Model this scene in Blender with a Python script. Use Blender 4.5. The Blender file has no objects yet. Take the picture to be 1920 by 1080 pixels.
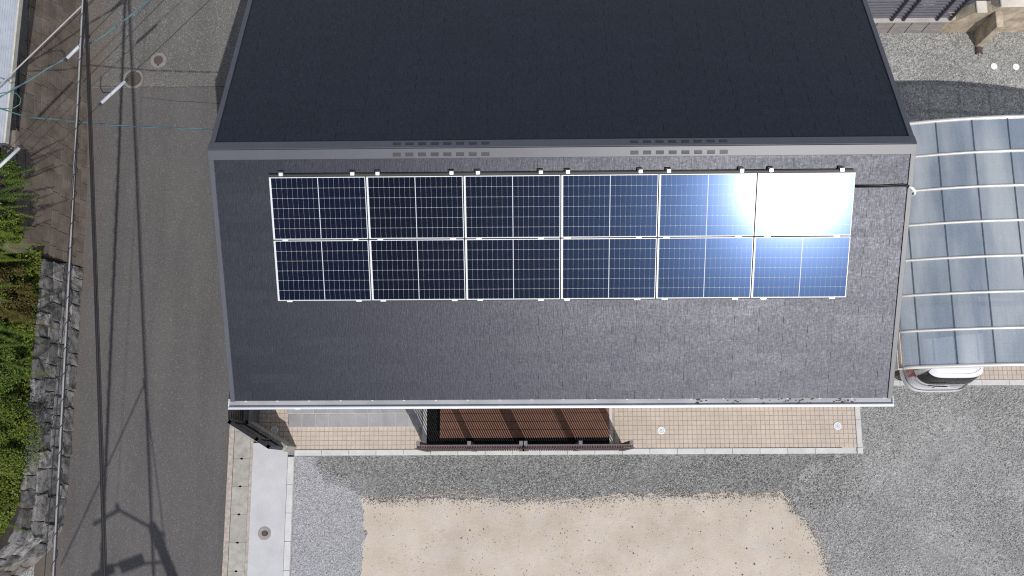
import bpy, bmesh, math, random
from math import sin, cos, pi, radians
from mathutils import Vector, Matrix, Euler
random.seed(7)
SC = bpy.context.scene
COL = SC.collection

# ---------------------------------------------------------------- camera
cam = bpy.data.cameras.new('camera'); cam_o = bpy.data.objects.new('camera', cam); COL.objects.link(cam_o)
cam_o.location = (-0.623, -5.687, 21.378)
cam_o.rotation_euler = (0.19120, 0.01573, -0.00375)
cam.sensor_width = 36; cam.lens = 33.75; cam.clip_start = .1; cam.clip_end = 500
SC.camera = cam_o
# ---------------------------------------------------------------- sky and sun
SUN = Vector((.265, -.544, .796)).normalized()
EL = math.asin(SUN.z); AZ = math.atan2(SUN.x, SUN.y)
w = bpy.data.worlds.new('World'); SC.world = w; w.use_nodes = True
nt = w.node_tree; nt.nodes.clear()
out = nt.nodes.new('ShaderNodeOutputWorld'); bg = nt.nodes.new('ShaderNodeBackground')
sky = nt.nodes.new('ShaderNodeTexSky'); sky.sky_type = 'NISHITA'; sky.sun_disc = False
sky.sun_elevation = EL; sky.sun_rotation = AZ; sky.altitude = 50; sky.air_density = 1.0; sky.dust_density = 1.2
tc = nt.nodes.new('ShaderNodeTexCoord'); ns = nt.nodes.new('ShaderNodeTexNoise'); ns.inputs['Scale'].default_value = 3.2
ns.inputs['Detail'].default_value = 6; ns.inputs['Roughness'].default_value = .55
rp = nt.nodes.new('ShaderNodeValToRGB'); rp.color_ramp.elements[0].position = .45; rp.color_ramp.elements[1].position = .63
rp.color_ramp.elements[1].color = (.75, .75, .75, 1)
mx = nt.nodes.new('ShaderNodeMix'); mx.data_type = 'RGBA'
mx.inputs['B'].default_value = (10.5, 10.7, 11.0, 1)
nt.links.new(tc.outputs['Generated'], ns.inputs['Vector']); nt.links.new(ns.outputs['Fac'], rp.inputs['Fac'])
nt.links.new(rp.outputs['Color'], mx.inputs['Factor']); nt.links.new(sky.outputs['Color'], mx.inputs['A'])
nt.links.new(mx.outputs['Result'], bg.inputs['Color']); bg.inputs['Strength'].default_value = .098
nt.links.new(bg.outputs['Background'], out.inputs['Surface'])
sl = bpy.data.lights.new('sun', 'SUN'); sl.energy = 3.65; sl.angle = radians(.42); sl.color = (1, .965, .92)
so = bpy.data.objects.new('sun', sl); COL.objects.link(so); so.location = (0, 0, 30)
so.rotation_euler = SUN.to_track_quat('Z', 'Y').to_euler()
vs = SC.view_settings; vs.view_transform = 'Standard'; vs.look = 'None'; vs.exposure = 0; vs.gamma = 1; vs.use_curve_mapping = False
SC.cycles.max_bounces = 8; SC.cycles.transparent_max_bounces = 12
SC.cycles.use_denoising = False; SC.cycles.pixel_filter_type = 'BLACKMAN_HARRIS'; SC.cycles.filter_width = 1.15

# ---------------------------------------------------------------- materials
class NT:
    def __init__(s, name):
        s.m = bpy.data.materials.new(name); s.m.use_nodes = True; s.t = s.m.node_tree; s.t.nodes.clear()
        s.out = s.n('ShaderNodeOutputMaterial'); s.geo = s.n('ShaderNodeNewGeometry'); s.pos = s.geo.outputs['Position']
    def n(s, ty, **k):
        nd = s.t.nodes.new(ty)
        for a, b in k.items(): setattr(nd, a, b)
        return nd
    def l(s, a, b): s.t.links.new(a, b)
    def put(s, sock, v):
        if hasattr(v, 'is_output') or hasattr(v, 'links'): s.l(v, sock)
        else: sock.default_value = v
    def scale(s, v, sc):
        m = s.n('ShaderNodeMapping'); s.put(m.inputs['Vector'], v); m.inputs['Scale'].default_value = sc; return m.outputs['Vector']
    def noise(s, sc, vec=None, detail=4, rough=.55, dist=0):
        nd = s.n('ShaderNodeTexNoise'); s.put(nd.inputs['Vector'], vec or s.pos); nd.inputs['Scale'].default_value = sc
        nd.inputs['Detail'].default_value = detail; nd.inputs['Roughness'].default_value = rough; nd.inputs['Distortion'].default_value = dist
        return nd.outputs['Fac']
    def voro(s, sc, vec=None, feature='F1', out='Color', rnd=1):
        nd = s.n('ShaderNodeTexVoronoi'); nd.feature = feature; s.put(nd.inputs['Vector'], vec or s.pos); nd.inputs['Scale'].default_value = sc
        nd.inputs['Randomness'].default_value = rnd; return nd.outputs[out]
    def ramp(s, f, *st):
        r = s.n('ShaderNodeValToRGB'); e = r.color_ramp.elements
        while len(e) < len(st): e.new(.5)
        for x, (p, c) in zip(e, st):
            x.position = p; x.color = (c, c, c, 1) if isinstance(c, (int, float)) else (*c, 1)
        s.put(r.inputs['Fac'], f); return r.outputs['Color']
    def mix(s, f, a, b, mode='MIX'):
        m = s.n('ShaderNodeMix', data_type='RGBA', blend_type=mode)
        for k, v in (('Factor', f), ('A', a), ('B', b)):
            if isinstance(v, tuple) and len(v) == 3: v = (*v, 1)
            s.put(m.inputs[k], v)
        return m.outputs['Result']
    def math(s, op, a, b=0.0, clamp=False):
        m = s.n('ShaderNodeMath', operation=op, use_clamp=clamp); s.put(m.inputs[0], a); s.put(m.inputs[1], b); return m.outputs[0]
    def bump(s, h, st, dist=.01, normal=None):
        b = s.n('ShaderNodeBump'); s.put(b.inputs['Height'], h); b.inputs['Strength'].default_value = st; b.inputs['Distance'].default_value = dist
        if normal: s.l(normal, b.inputs['Normal'])
        return b.outputs['Normal']
    def rnd(s):
        o = s.n('ShaderNodeObjectInfo'); a = s.math('ADD', o.outputs['Random'], s.geo.outputs['Random Per Island']); return s.math('FRACT', a)
    def bsdf(s, col, rough=.8, normal=None, **k):
        p = s.n('ShaderNodeBsdfPrincipled')
        if isinstance(col, tuple) and len(col) == 3: col = (*col, 1)
        s.put(p.inputs['Base Color'], col); s.put(p.inputs['Roughness'], rough)
        if normal: s.l(normal, p.inputs['Normal'])
        for a, b in k.items(): s.put(p.inputs[a.replace('_', ' ')], b)
        return p.outputs['BSDF']
    def end(s, sh): s.l(sh, s.out.inputs['Surface']); return s.m

def plain(name, c, rough=.5, var=.12, sc=6, bump=0, rv=0, bsc=90, **k):
    """one colour with broad blotches, fine grain and a little relief"""
    t = NT(name); d = tuple(x * (1 - var) for x in c); e = tuple(min(1, x * (1 + var)) for x in c)
    col = t.mix(t.ramp(t.noise(sc, detail=6), (.3, 0), (.7, 1)), d, e)
    if rv: col = t.mix(t.math('MULTIPLY', t.rnd(), rv), col, tuple(x * .35 for x in c))
    nm = t.bump(t.noise(bsc, detail=3), bump) if bump else None
    return t.end(t.bsdf(col, rough, nm, **k))

def gravel(name, a, b, sc, contrast=1.0, warm=None, patch=None):
    t = NT(name)
    vc = t.voro(sc); sep = t.n('ShaderNodeSeparateColor'); t.l(vc, sep.inputs[0])
    vc2 = t.voro(sc * .45); sep2 = t.n('ShaderNodeSeparateColor'); t.l(vc2, sep2.inputs[0])
    f = t.math('ADD', t.math('MULTIPLY', sep.outputs[0], .62), t.math('MULTIPLY', sep2.outputs[0], .38))
    f = t.ramp(f, (.5 - .40 / contrast, 0), (.5 + .40 / contrast, 1))
    col = t.mix(f, a, b)
    col = t.mix(t.ramp(sep.outputs[1], (.93, 0), (.96, .8)), col, tuple(min(.62, y * 1.35) for y in b))
    big = t.ramp(t.noise(.9, detail=5, rough=.6), (.35, 0), (.68, 1))
    col = t.mix(t.math('MULTIPLY', big, .38), col, patch or tuple(x * .6 for x in a), 'MIX')
    fine = t.ramp(t.noise(2.3, detail=6, rough=.65, dist=.4), (.52, 0), (.66, 1))
    mid = tuple((x + y) * .5 for x, y in zip(a, b))
    col = t.mix(t.math('MULTIPLY', fine, .5), col, mid)
    if warm: col = t.mix(t.math('MULTIPLY', t.ramp(t.noise(.5, detail=3), (.5, 0), (.75, 1)), .4), col, warm)
    h = t.math('ADD', t.voro(sc, out='Distance'), t.math('MULTIPLY', t.voro(sc * .45, out='Distance'), 1.2))
    return t.end(t.bsdf(col, .9, t.bump(h, .6, .018), Specular_IOR_Level=.25))

MAT = {}
MAT['gravel'] = gravel('gravel', (.20, .20, .20), (.40, .40, .398), 44, .95)
MAT['gravel_dark'] = gravel('gravel_dark', (.115, .115, .115), (.315, .315, .31), 44, 1.0)
MAT['gravel_pale'] = gravel('gravel_pale', (.215, .215, .23), (.43, .43, .45), 52, 1.0, patch=(.27, .27, .29))
MAT['gravel_north'] = gravel('gravel_north', (.17, .168, .162), (.43, .43, .415), 34, 1.0)
MAT['gravel_black'] = gravel('gravel_black', (.005, .005, .006), (.035, .035, .036), 60, 1.0, patch=(.004, .004, .004))

def soil():
    t = NT('bare_soil')
    c = t.mix(t.ramp(t.noise(1.1, detail=7, rough=.62), (.35, 0), (.68, 1)), (.43, .37, .31), (.55, .485, .42))
    c = t.mix(t.math('MULTIPLY', t.ramp(t.noise(2.2, detail=5, rough=.7, dist=.8), (.5, 0), (.66, 1)), .55), c, (.455, .42, .40))
    st = t.noise(3, t.scale(t.pos, (1.0, 9, 1)), detail=6, rough=.6)
    c = t.mix(t.math('MULTIPLY', t.ramp(st, (.5, 0), (.75, 1)), .5), c, (.55, .475, .40))
    sp = t.voro(17, out='Distance'); msk = t.noise(1.7, detail=2)
    s2 = t.math('MULTIPLY', t.ramp(sp, (.05, 1), (.11, 0)), t.ramp(msk, (.47, 0), (.6, 1)))
    c = t.mix(t.math('MULTIPLY', s2, .8), c, (.10, .08, .07))
    c = t.mix(t.math('MULTIPLY', t.ramp(t.noise(70, detail=2), (.55, 0), (.72, 1)), .35), c, (.22, .18, .14))
    nm = t.bump(t.noise(34, detail=6, rough=.7), .5, .02)
    return t.end(t.bsdf(c, .95, nm, Specular_IOR_Level=.15))
MAT['soil'] = soil()

def asphalt(name, a, b, speck, sc, warm=0.0):
    t = NT(name)
    c = t.mix(t.ramp(t.noise(.55, detail=6, rough=.6), (.3, 0), (.7, 1)), a, b)
    lane = t.noise(1.4, t.scale(t.pos, (1.6, .16, 1)), detail=4)
    c = t.mix(t.math('MULTIPLY', t.ramp(lane, (.45, 0), (.7, 1)), .35), c, tuple(x * .62 for x in a))
    v = t.voro(sc); sp = t.n('ShaderNodeSeparateColor'); t.l(v, sp.inputs[0])
    c = t.mix(t.ramp(sp.outputs[0], (.0, speck), (.5, 0)), c, tuple(x * .45 for x in a))
    c = t.mix(t.ramp(sp.outputs[1], (.88, 0), (.97, speck * .8)), c, (.42, .41, .39))
    # brown silt along the foot of the walls
    sx = t.n('ShaderNodeSeparateXYZ'); t.l(t.pos, sx.inputs[0])
    e = t.math('ADD', sx.outputs[0], t.math('MULTIPLY', t.noise(1.2, detail=5), 1.3))
    c = t.mix(t.math('MULTIPLY', t.ramp(t.math('ADD', e, 10.9), (.45, 1), (1.25, 0)), .75), c, (.115, .088, .068))
    h = t.math('ADD', t.voro(sc, out='Distance'), t.noise(sc * 1.5, detail=2))
    return t.end(t.bsdf(c, .9, t.bump(h, .45, .012), Specular_IOR_Level=.3))
MAT['asphalt'] = asphalt('asphalt', (.100, .094, .095), (.118, .111, .110), .30, 80)
MAT['asphalt_old'] = asphalt('asphalt_worn', (.115, .110, .106), (.158, .150, .143), .5, 60)
MAT['concrete'] = plain('concrete_pale', (.45, .45, .465), .85, .08, 2.2, .2, bsc=120)
MAT['kerb'] = plain('kerb_concrete', (.53, .53, .525), .85, .10, 5, .2, rv=.08)
MAT['gutter_cover'] = plain('gutter_cover', (.36, .345, .315), .9, .20, 7, .35, rv=.2)
MAT['gutter_kerb'] = plain('gutter_kerb', (.36, .315, .275), .9, .25, 14, .6)
MAT['hole'] = plain('dark_void', (.004, .004, .004), 1)
MAT['tile'] = plain('beige_tile', (.485, .415, .355), .7, .09, 1.6, .15, rv=.13)
MAT['grout'] = plain('tile_grout', (.33, .275, .23), .95, .2, 10, .2)
MAT['grout_pale'] = plain('pale_grout', (.48, .47, .46), .95, .1, 10, .2)
MAT['porch_tile'] = plain('grey_porch_tile', (.31, .305, .315), .55, .16, 3, .1, rv=.22)
MAT['iron'] = plain('cast_iron', (.075, .058, .055), .7, .3, 30, .6)
MAT['pvc'] = plain('pvc_white', (.70, .71, .72), .4, .04)
MAT['pvc_blue'] = plain('pvc_inner', (.42, .46, .52), .4, .05)
MAT['white_cap'] = plain('white_cap', (.78, .76, .74), .5, .04)
MAT['block'] = plain('old_block', (.15, .122, .10), .9, .36, 3.0, .5, rv=.4, bsc=60)
MAT['joint'] = plain('mortar_joint', (.20, .175, .15), .95, .35, 4, .3)
MAT['soil_dark'] = plain('garden_soil', (.03, .026, .02), 1, .4, 6, .8)
MAT['bark'] = plain('bark', (.06, .045, .03), .9, .3, 20, .5)
MAT['alu_black'] = plain('black_aluminium', (.012, .013, .016), .38, .1, 8, Specular_IOR_Level=.5)
MAT['alu_brown'] = plain('brown_aluminium', (.145, .098, .10), .45, .1, 8)
MAT['alu_slat'] = plain('brown_slat', (.085, .06, .056), .5, .15, 8)
MAT['alu_gray'] = plain('grey_aluminium', (.16, .155, .16), .45, .1)
MAT['alu_white'] = plain('white_aluminium', (.66, .63, .60), .32, .05, Metallic=.15)
MAT['alu'] = plain('bare_aluminium', (.80, .80, .80), .3, .05, Metallic=.55)
MAT['panel_frame'] = plain('panel_frame', (.52, .53, .55), .5, .05, Metallic=.25)
MAT['mesh_panel'] = plain('mesh_panel', (.085, .092, .088), .5, .15, 10)
MAT['conc_dark'] = plain('dark_concrete', (.115, .118, .125), .85, .15, 4, .3)
MAT['conc_rough'] = plain('rough_concrete', (.30, .29, .265), .9, .3, 12, .6)
MAT['deck'] = plain('brown_deck', (.25, .122, .082), .65, .14, 3, .2, rv=.18)
MAT['wall'] = plain('render_wall', (.62, .59, .54), .8, .05, 2, .15)
MAT['trim'] = plain('roof_trim', (.063, .066, .083), .42, .06, 2)
MAT['vent'] = plain('vent_grille', (.012, .012, .015), .6, .1)
MAT['soffit'] = plain('soffit', (.25, .25, .26), .7, .05)
MAT['gutter'] = plain('gutter_white', (.80, .81, .83), .3, .04, 2)
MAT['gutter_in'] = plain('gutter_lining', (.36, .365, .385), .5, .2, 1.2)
MAT['debris'] = plain('leaf_debris', (.09, .075, .06), 1, .4, 30, .8)
MAT['black_rubber'] = plain('black_rubber', (.010, .010, .012), .5, .1)
MAT['cable_black'] = plain('cable_black', (.012, .011, .012), .55, .1)
MAT['cable_gray'] = plain('cable_grey', (.28, .28, .29), .55, .15)
MAT['cable_pale'] = plain('cable_pale', (.30, .285, .29), .55, .1)
MAT['tube'] = plain('cable_guard', (.42, .43, .47), .5, .06)
MAT['teal'] = plain('cable_teal', (.05, .15, .145), .5, .15)
MAT['blue'] = plain('cable_blue', (.05, .065, .11), .5, .15)
MAT['shed'] = plain('shed_sheet', (.42, .45, .50), .42, .12, 3, Metallic=.2)
MAT['shed_edge'] = plain('shed_edge', (.47, .45, .40), .6, .15)
MAT['tan'] = plain('tan_plaster', (.40, .335, .255), .95, .38, 4.5, .7, bsc=25)
MAT['tan_pale'] = plain('pale_plaster', (.58, .53, .47), .95, .15, 3, .5)
MAT['cblock'] = plain('concrete_block', (.27, .25, .25), .95, .12, 6, .6, rv=.15)
MAT['cblock_cap'] = plain('concrete_cap', (.40, .37, .35), .95, .12, 6, .4)
MAT['louvre_blade'] = plain('louvre_blade', (.135, .128, .15), .5, .1)
MAT['louvre'] = plain('louvre_dark', (.022, .021, .032), .4, .1)
MAT['pole'] = plain('pole_concrete', (.33, .32, .30), .9, .12, 3, .2)
MAT['steel'] = plain('galvanised', (.40, .41, .42), .45, .12, 6, Metallic=.6)
MAT['paint'] = plain('car_white', (.66, .66, .68), .25, .02, Coat_Weight=.6, Coat_Roughness=.05)
MAT['chrome'] = plain('car_chrome', (.75, .75, .76), .18, .02, Metallic=.9)
MAT['red'] = plain('lamp_red', (.35, .012, .012), .15, .05, Coat_Weight=.6)
MAT['lamp_clear'] = plain('lamp_clear', (.7, .68, .68), .15, .05, Coat_Weight=.6)
MAT['glass_dark'] = plain('car_glass', (.010, .009, .010), .08, .05, Specular_IOR_Level=.6)
MAT['plastic'] = plain('dark_plastic', (.02, .02, .022), .6, .1)

def stone():
    t = NT('grey_wall_stone')
    c = t.mix(t.rnd(), (.12, .117, .118), (.29, .28, .275))
    c = t.mix(t.ramp(t.noise(5, detail=7, rough=.68), (.43, 0), (.62, .85)), c, (.035, .034, .034))
    c = t.mix(t.ramp(t.noise(2.6, detail=5), (.58, 0), (.75, .7)), c, (.34, .33, .33))
    c = t.mix(t.ramp(t.noise(1.5, detail=4), (.60, 0), (.74, .5)), c, (.13, .095, .06))
    return t.end(t.bsdf(c, .95, t.bump(t.noise(24, detail=7, rough=.7), .7, .03), Specular_IOR_Level=.2))
MAT['stone'] = stone()

def slate(name):
    t = NT(name)
    st = t.noise(1, t.scale(t.pos, (95, 7, 7)), detail=5, rough=.7)
    st2 = t.noise(1, t.scale(t.pos, (30, 20, 20)), detail=5, rough=.65)
    f = t.math('ADD', t.math('MULTIPLY', st, .6), t.math('MULTIPLY', st2, .4))
    f = t.ramp(f, (.36, 0), (.64, 1))
    c = t.mix(f, (.0035, .0045, .0085), (.0125, .0145, .0225))
    c = t.mix(t.math('MULTIPLY', t.rnd(), .34), c, (.003, .0035, .006))
    mot = t.noise(1, t.scale(t.pos, (16, 26, 26)), detail=6, rough=.75)
    f2 = t.ramp(t.math('ADD', t.math('MULTIPLY', st, .5), t.math('MULTIPLY', mot, .5)), (.30, 0), (.66, 1))
    r = t.ramp(t.math('ADD', t.math('MULTIPLY', f2, .8), t.math('MULTIPLY', t.rnd(), .2)), (.05, .50), (.95, .33))
    sep = t.n('ShaderNodeSeparateColor'); t.l(r, sep.inputs[0])
    nm = t.bump(f, .17, .006)
    return t.end(t.bsdf(c, sep.outputs[0], nm, Specular_IOR_Level=t.math('ADD', t.math('MULTIPLY', f2, .34), .30), Specular_Tint=(.84, .86, 1.0, 1)))
MAT['slate'] = slate('roof_slate')

def cellmat(name, ca, cb):
    t = NT(name)
    c = t.mix(t.rnd(), ca, cb)
    d = t.bsdf(c, .45, Specular_IOR_Level=.0)
    g = t.n('ShaderNodeBsdfAnisotropic'); g.inputs['Color'].default_value = (.16, .38, .95, 1); g.inputs['Roughness'].default_value = .215
    m = t.n('ShaderNodeMixShader'); m.inputs[0].default_value = .022
    t.l(d, m.inputs[1]); t.l(g.outputs[0], m.inputs[2])
    return t.end(m.outputs[0])
MAT['cell'] = cellmat('silicon_cell', (.002, .0030, .0095), (.0034, .0050, .0145))
MAT['cell_black'] = cellmat('silicon_cell_black', (.0014, .0016, .0032), (.0022, .0026, .0055))
MAT['backsheet'] = plain('white_backsheet', (.62, .64, .68), .6, .03)

def glass(name, tint, rough, ior=1.45, extra=0.0, diff=None, dfac=0.0):
    t = NT(name)
    fr = t.n('ShaderNodeFresnel'); fr.inputs['IOR'].default_value = ior
    tr = t.n('ShaderNodeBsdfTransparent'); tr.inputs['Color'].default_value = (*tint, 1)
    gl = t.n('ShaderNodeBsdfAnisotropic'); gl.inputs['Roughness'].default_value = rough
    base = tr.outputs[0]
    if diff:
        df = t.n('ShaderNodeBsdfDiffuse'); df.inputs['Color'].default_value = (*diff, 1)
        tl = t.n('ShaderNodeBsdfTranslucent'); tl.inputs['Color'].default_value = (*diff, 1)
        m0 = t.n('ShaderNodeMixShader'); m0.inputs[0].default_value = .35; t.l(df.outputs[0], m0.inputs[1]); t.l(tl.outputs[0], m0.inputs[2])
        m1 = t.n('ShaderNodeMixShader'); t.l(t.math('ADD', t.math('MULTIPLY', t.noise(1.1, t.scale(t.pos, (1, .45, 1)), detail=6, rough=.6), .5), dfac - .25, True), m1.inputs[0]); t.l(base, m1.inputs[1]); t.l(m0.outputs[0], m1.inputs[2]); base = m1.outputs[0]
    m = t.n('ShaderNodeMixShader'); t.l(t.math('ADD', fr.outputs[0], extra, True), m.inputs[0]); t.l(base, m.inputs[1]); t.l(gl.outputs[0], m.inputs[2])
    return t.end(m.outputs[0])
MAT['panel_glass'] = glass('panel_glass', (.97, .97, .97), .105, 1.31)
MAT['carport_pane'] = glass('carport_pane', (.66, .72, .76), .012, 1.58, .33, (.46, .54, .62), .72)
MAT['joint_strip'] = plain('joint_strip', (.055, .075, .10), .4, .15)
MAT['window_glass'] = glass('window_glass', (.25, .27, .28), .02, 1.5, .05)

def leafmat(name, a, b, c):
    t = NT(name)
    r = t.rnd(); col = t.ramp(r, (0, a), (.55, b), (1, c))
    big = t.ramp(t.noise(2.1, detail=3), (.35, 0), (.7, 1)); col = t.mix(t.math('MULTIPLY', big, .45), col, c)
    d = t.bsdf(col, .5, Specular_IOR_Level=.35)
    tl = t.n('ShaderNodeBsdfTranslucent'); t.l(col, tl.inputs['Color'])
    m = t.n('ShaderNodeMixShader'); m.inputs[0].default_value = .28; t.l(d, m.inputs[1]); t.l(tl.outputs[0], m.inputs[2])
    return t.end(m.outputs[0])
MAT['leaf'] = leafmat('leaf_green', (.020, .042, .009), (.058, .105, .016), (.135, .19, .025))
MAT['leaf_yellow'] = leafmat('leaf_yellow_green', (.034, .062, .010), (.09, .14, .018), (.185, .215, .03))
MAT['leaf_red'] = leafmat('leaf_reddish', (.04, .045, .014), (.085, .085, .02), (.15, .11, .03))

# ---------------------------------------------------------------- helpers
def mesh_of(bm, name, smooth=False):
    me = bpy.data.meshes.new(name); bm.to_mesh(me); bm.free()
    if smooth:
        for p in me.polygons: p.use_smooth = True
    return me
def link(name, me, mat=None, parent=None, loc=None, rot=None, scale=None):
    o = bpy.data.objects.new(name, me); COL.objects.link(o)
    if mat is not None and me is not None and len(me.materials) == 0: me.materials.append(MAT[mat] if isinstance(mat, str) else mat)
    if loc is not None: o.location = loc
    if rot is not None: o.rotation_euler = rot
    if scale is not None: o.scale = scale
    if parent is not None:
        o.parent = parent
    return o
def tag(o, label, cat, group=None, kind=None):
    if label: o['label'] = label
    if cat: o['category'] = cat
    if group: o['group'] = group
    if kind: o['kind'] = kind
    return o
def empty(name, loc=(0, 0, 0), rot=(0, 0, 0)):
    o = bpy.data.objects.new(name, None); COL.objects.link(o); o.location = loc; o.rotation_euler = rot; o.empty_display_size = .1
    return o
def thing(name, label, cat, group=None, loc=(0, 0, 0), rot=(0, 0, 0)):
    return tag(empty(name, loc, rot), label, cat, group)
def box(bm, x0, x1, y0, y1, z0, z1):
    v = [bm.verts.new((x, y, z)) for z in (z0, z1) for y in (y0, y1) for x in (x0, x1)]
    for f in ((0, 2, 3, 1), (4, 5, 7, 6), (0, 1, 5, 4), (2, 6, 7, 3), (0, 4, 6, 2), (1, 3, 7, 5)): bm.faces.new([v[i] for i in f])
    return v
def boxmesh(name, x0, x1, y0, y1, z0, z1, bevel=0, seg=1):
    bm = bmesh.new(); box(bm, x0, x1, y0, y1, z0, z1)
    if bevel: bmesh.ops.bevel(bm, geom=bm.edges[:], offset=bevel, segments=seg, affect='EDGES', profile=.5)
    return mesh_of(bm, name)
def boxobj(name, dims, mat, parent=None, bevel=0, loc=None, rot=None):
    return link(name, boxmesh(name, *dims, bevel), mat, parent, loc, rot)
def poly(name, pts, z, mat, kind='structure', parent=None):
    bm = bmesh.new(); f = bm.faces.new([bm.verts.new((x, y, z)) for x, y in pts])
    if f.calc_area() and f.normal.z < 0: f.normal_flip()
    bm.normal_update()
    for f in bm.faces:
        if f.normal.z < 0: f.normal_flip()
    bmesh.ops.triangulate(bm, faces=bm.faces[:])
    o = link(name, mesh_of(bm, name), mat, parent)
    if kind and not parent: o['kind'] = kind
    return o
def cyl(bm, p0, p1, r0, r1=None, seg=12, cap=True):
    p0, p1 = Vector(p0), Vector(p1); r1 = r0 if r1 is None else r1
    d = (p1 - p0).normalized(); a = d.orthogonal().normalized(); b = d.cross(a)
    A = [bm.verts.new(p0 + (a * cos(2 * pi * i / seg) + b * sin(2 * pi * i / seg)) * r0) for i in range(seg)]
    B = [bm.verts.new(p1 + (a * cos(2 * pi * i / seg) + b * sin(2 * pi * i / seg)) * r1) for i in range(seg)]
    for i in range(seg):
        f = bm.faces.new((A[i], A[(i + 1) % seg], B[(i + 1) % seg], B[i])); f.smooth = True
    if cap: bm.faces.new(A[::-1]); bm.faces.new(B)
def tube(bm, pts, r, seg=8):
    pts = [Vector(p) for p in pts]; rings = []
    for i, p in enumerate(pts):
        d = (pts[min(i + 1, len(pts) - 1)] - pts[max(i - 1, 0)]).normalized()
        ref = Vector((0, 0, 1)) if abs(d.z) < .9 else Vector((1, 0, 0))
        a = d.cross(ref).normalized(); b = a.cross(d)
        rings.append([bm.verts.new(p + (a * cos(2 * pi * k / seg) + b * sin(2 * pi * k / seg)) * r) for k in range(seg)])
    for A, B in zip(rings, rings[1:]):
        for k in range(seg):
            f = bm.faces.new((A[k], A[(k + 1) % seg], B[(k + 1) % seg], B[k])); f.smooth = True
    bm.faces.new(rings[0][::-1]); bm.faces.new(rings[-1])
def tubeobj(name, pts, r, mat, parent=None, seg=8):
    bm = bmesh.new(); tube(bm, pts, r, seg); bmesh.ops.recalc_face_normals(bm, faces=bm.faces[:]); return link(name, mesh_of(bm, name), mat, parent)
def cylobj(name, p0, p1, r0, mat, parent=None, r1=None, seg=16):
    bm = bmesh.new(); cyl(bm, p0, p1, r0, r1, seg); bmesh.ops.recalc_face_normals(bm, faces=bm.faces[:]); return link(name, mesh_of(bm, name), mat, parent)
def lathe(name, prof, mat, parent=None, loc=None, seg=28):
    bm = bmesh.new(); rings = []
    for r, z in prof:
        rings.append([bm.verts.new((r * cos(2 * pi * k / seg), r * sin(2 * pi * k / seg), z)) for k in range(seg)])
    for A, B in zip(rings, rings[1:]):
        for k in range(seg): bm.faces.new((A[k], A[(k + 1) % seg], B[(k + 1) % seg], B[k]))
    bm.faces.new(rings[-1]); bmesh.ops.recalc_face_normals(bm, faces=bm.faces[:])
    return link(name, mesh_of(bm, name), mat, parent, loc)
def ordinal(i): return ('first', 'second', 'third', 'fourth', 'fifth', 'sixth', 'seventh', 'eighth', 'ninth', 'tenth')[i]

# ================================================================ SETTING
poly('ground', [(-70, -70), (70, -70), (70, 70), (-70, 70)], 0, 'gravel')
def jag(pts, amp=.05, step=.03, seed=1, close=True):
    r = random.Random(seed); res = []; off = 0; off2 = 0
    n = len(pts)
    for i in range(n if close else n - 1):
        a = Vector(pts[i]); b = Vector(pts[(i + 1) % n]); k = max(1, int((b - a).length / step)); nn = Vector((-(b - a).y, (b - a).x)).normalized()
        for j in range(k):
            off = off * .86 + r.uniform(-1, 1) * amp * .45; off2 = r.uniform(-1, 1) * amp * .35
            p = a.lerp(b, j / k) + nn * (off + off2); res.append((p.x, p.y))
    return res
# dark gravel in front of the terrace kerb, pale gravel beside the apron, coarse gravel north of the carport
poly('gravel_bed', [(-5.72, -5.285)] + jag([(-5.72, -5.5), (-5.2, -5.72), (-5.0, -5.9), (-4.6, -6.0), (-4.15, -6.2), (-3.3, -6.55), (1, -6.6), (4.3, -6.5), (5.0, -6.05), (5.3, -5.72), (5.9, -5.42)], .10, .03, 3, False) + [(6.1, -5.285)], .004, 'gravel_dark')
poly('gravel_bed', [(-5.72, -5.29)] + [(-5.72, -14)] + jag([(-4.6, -14), (-4.25, -7.83), (-4.2, -7.38), (-4.12, -6.94), (-4.17, -6.77), (-4.22, -6.2), (-4.6, -6.0), (-5.0, -5.85), (-5.2, -5.62)], .06, .04, 5, False) + [(-5.3, -5.30)], .008, 'gravel_pale')
soil_edge = [(-4.22, -6.2), (-3.75, -6.26), (-3.29, -6.23), (-2.82, -6.17), (-1.66, -6.21), (-.96, -6.27), (-.5, -6.23), (.2, -6.27), (.66, -6.25), (1.36, -6.16), (1.82, -6.14), (2.98, -6.17), (4.13, -6.14), (4.88, -6.13), (5.15, -6.46), (5.47, -6.85), (5.67, -7.3), (5.82, -7.85), (6.0, -9), (5.4, -12.5), (-4.2, -13), (-4.5, -10), (-4.22, -7.83), (-4.19, -7.38), (-4.11, -6.94), (-4.17, -6.77)]
poly('bare_ground', jag(soil_edge, .05, .03, 11), .012, 'soil')
poly('gravel_bed', [(6.2, 1.9), (14, 1.9), (14, 4.62), (6.2, 4.62)], .004, 'gravel_north')
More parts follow.
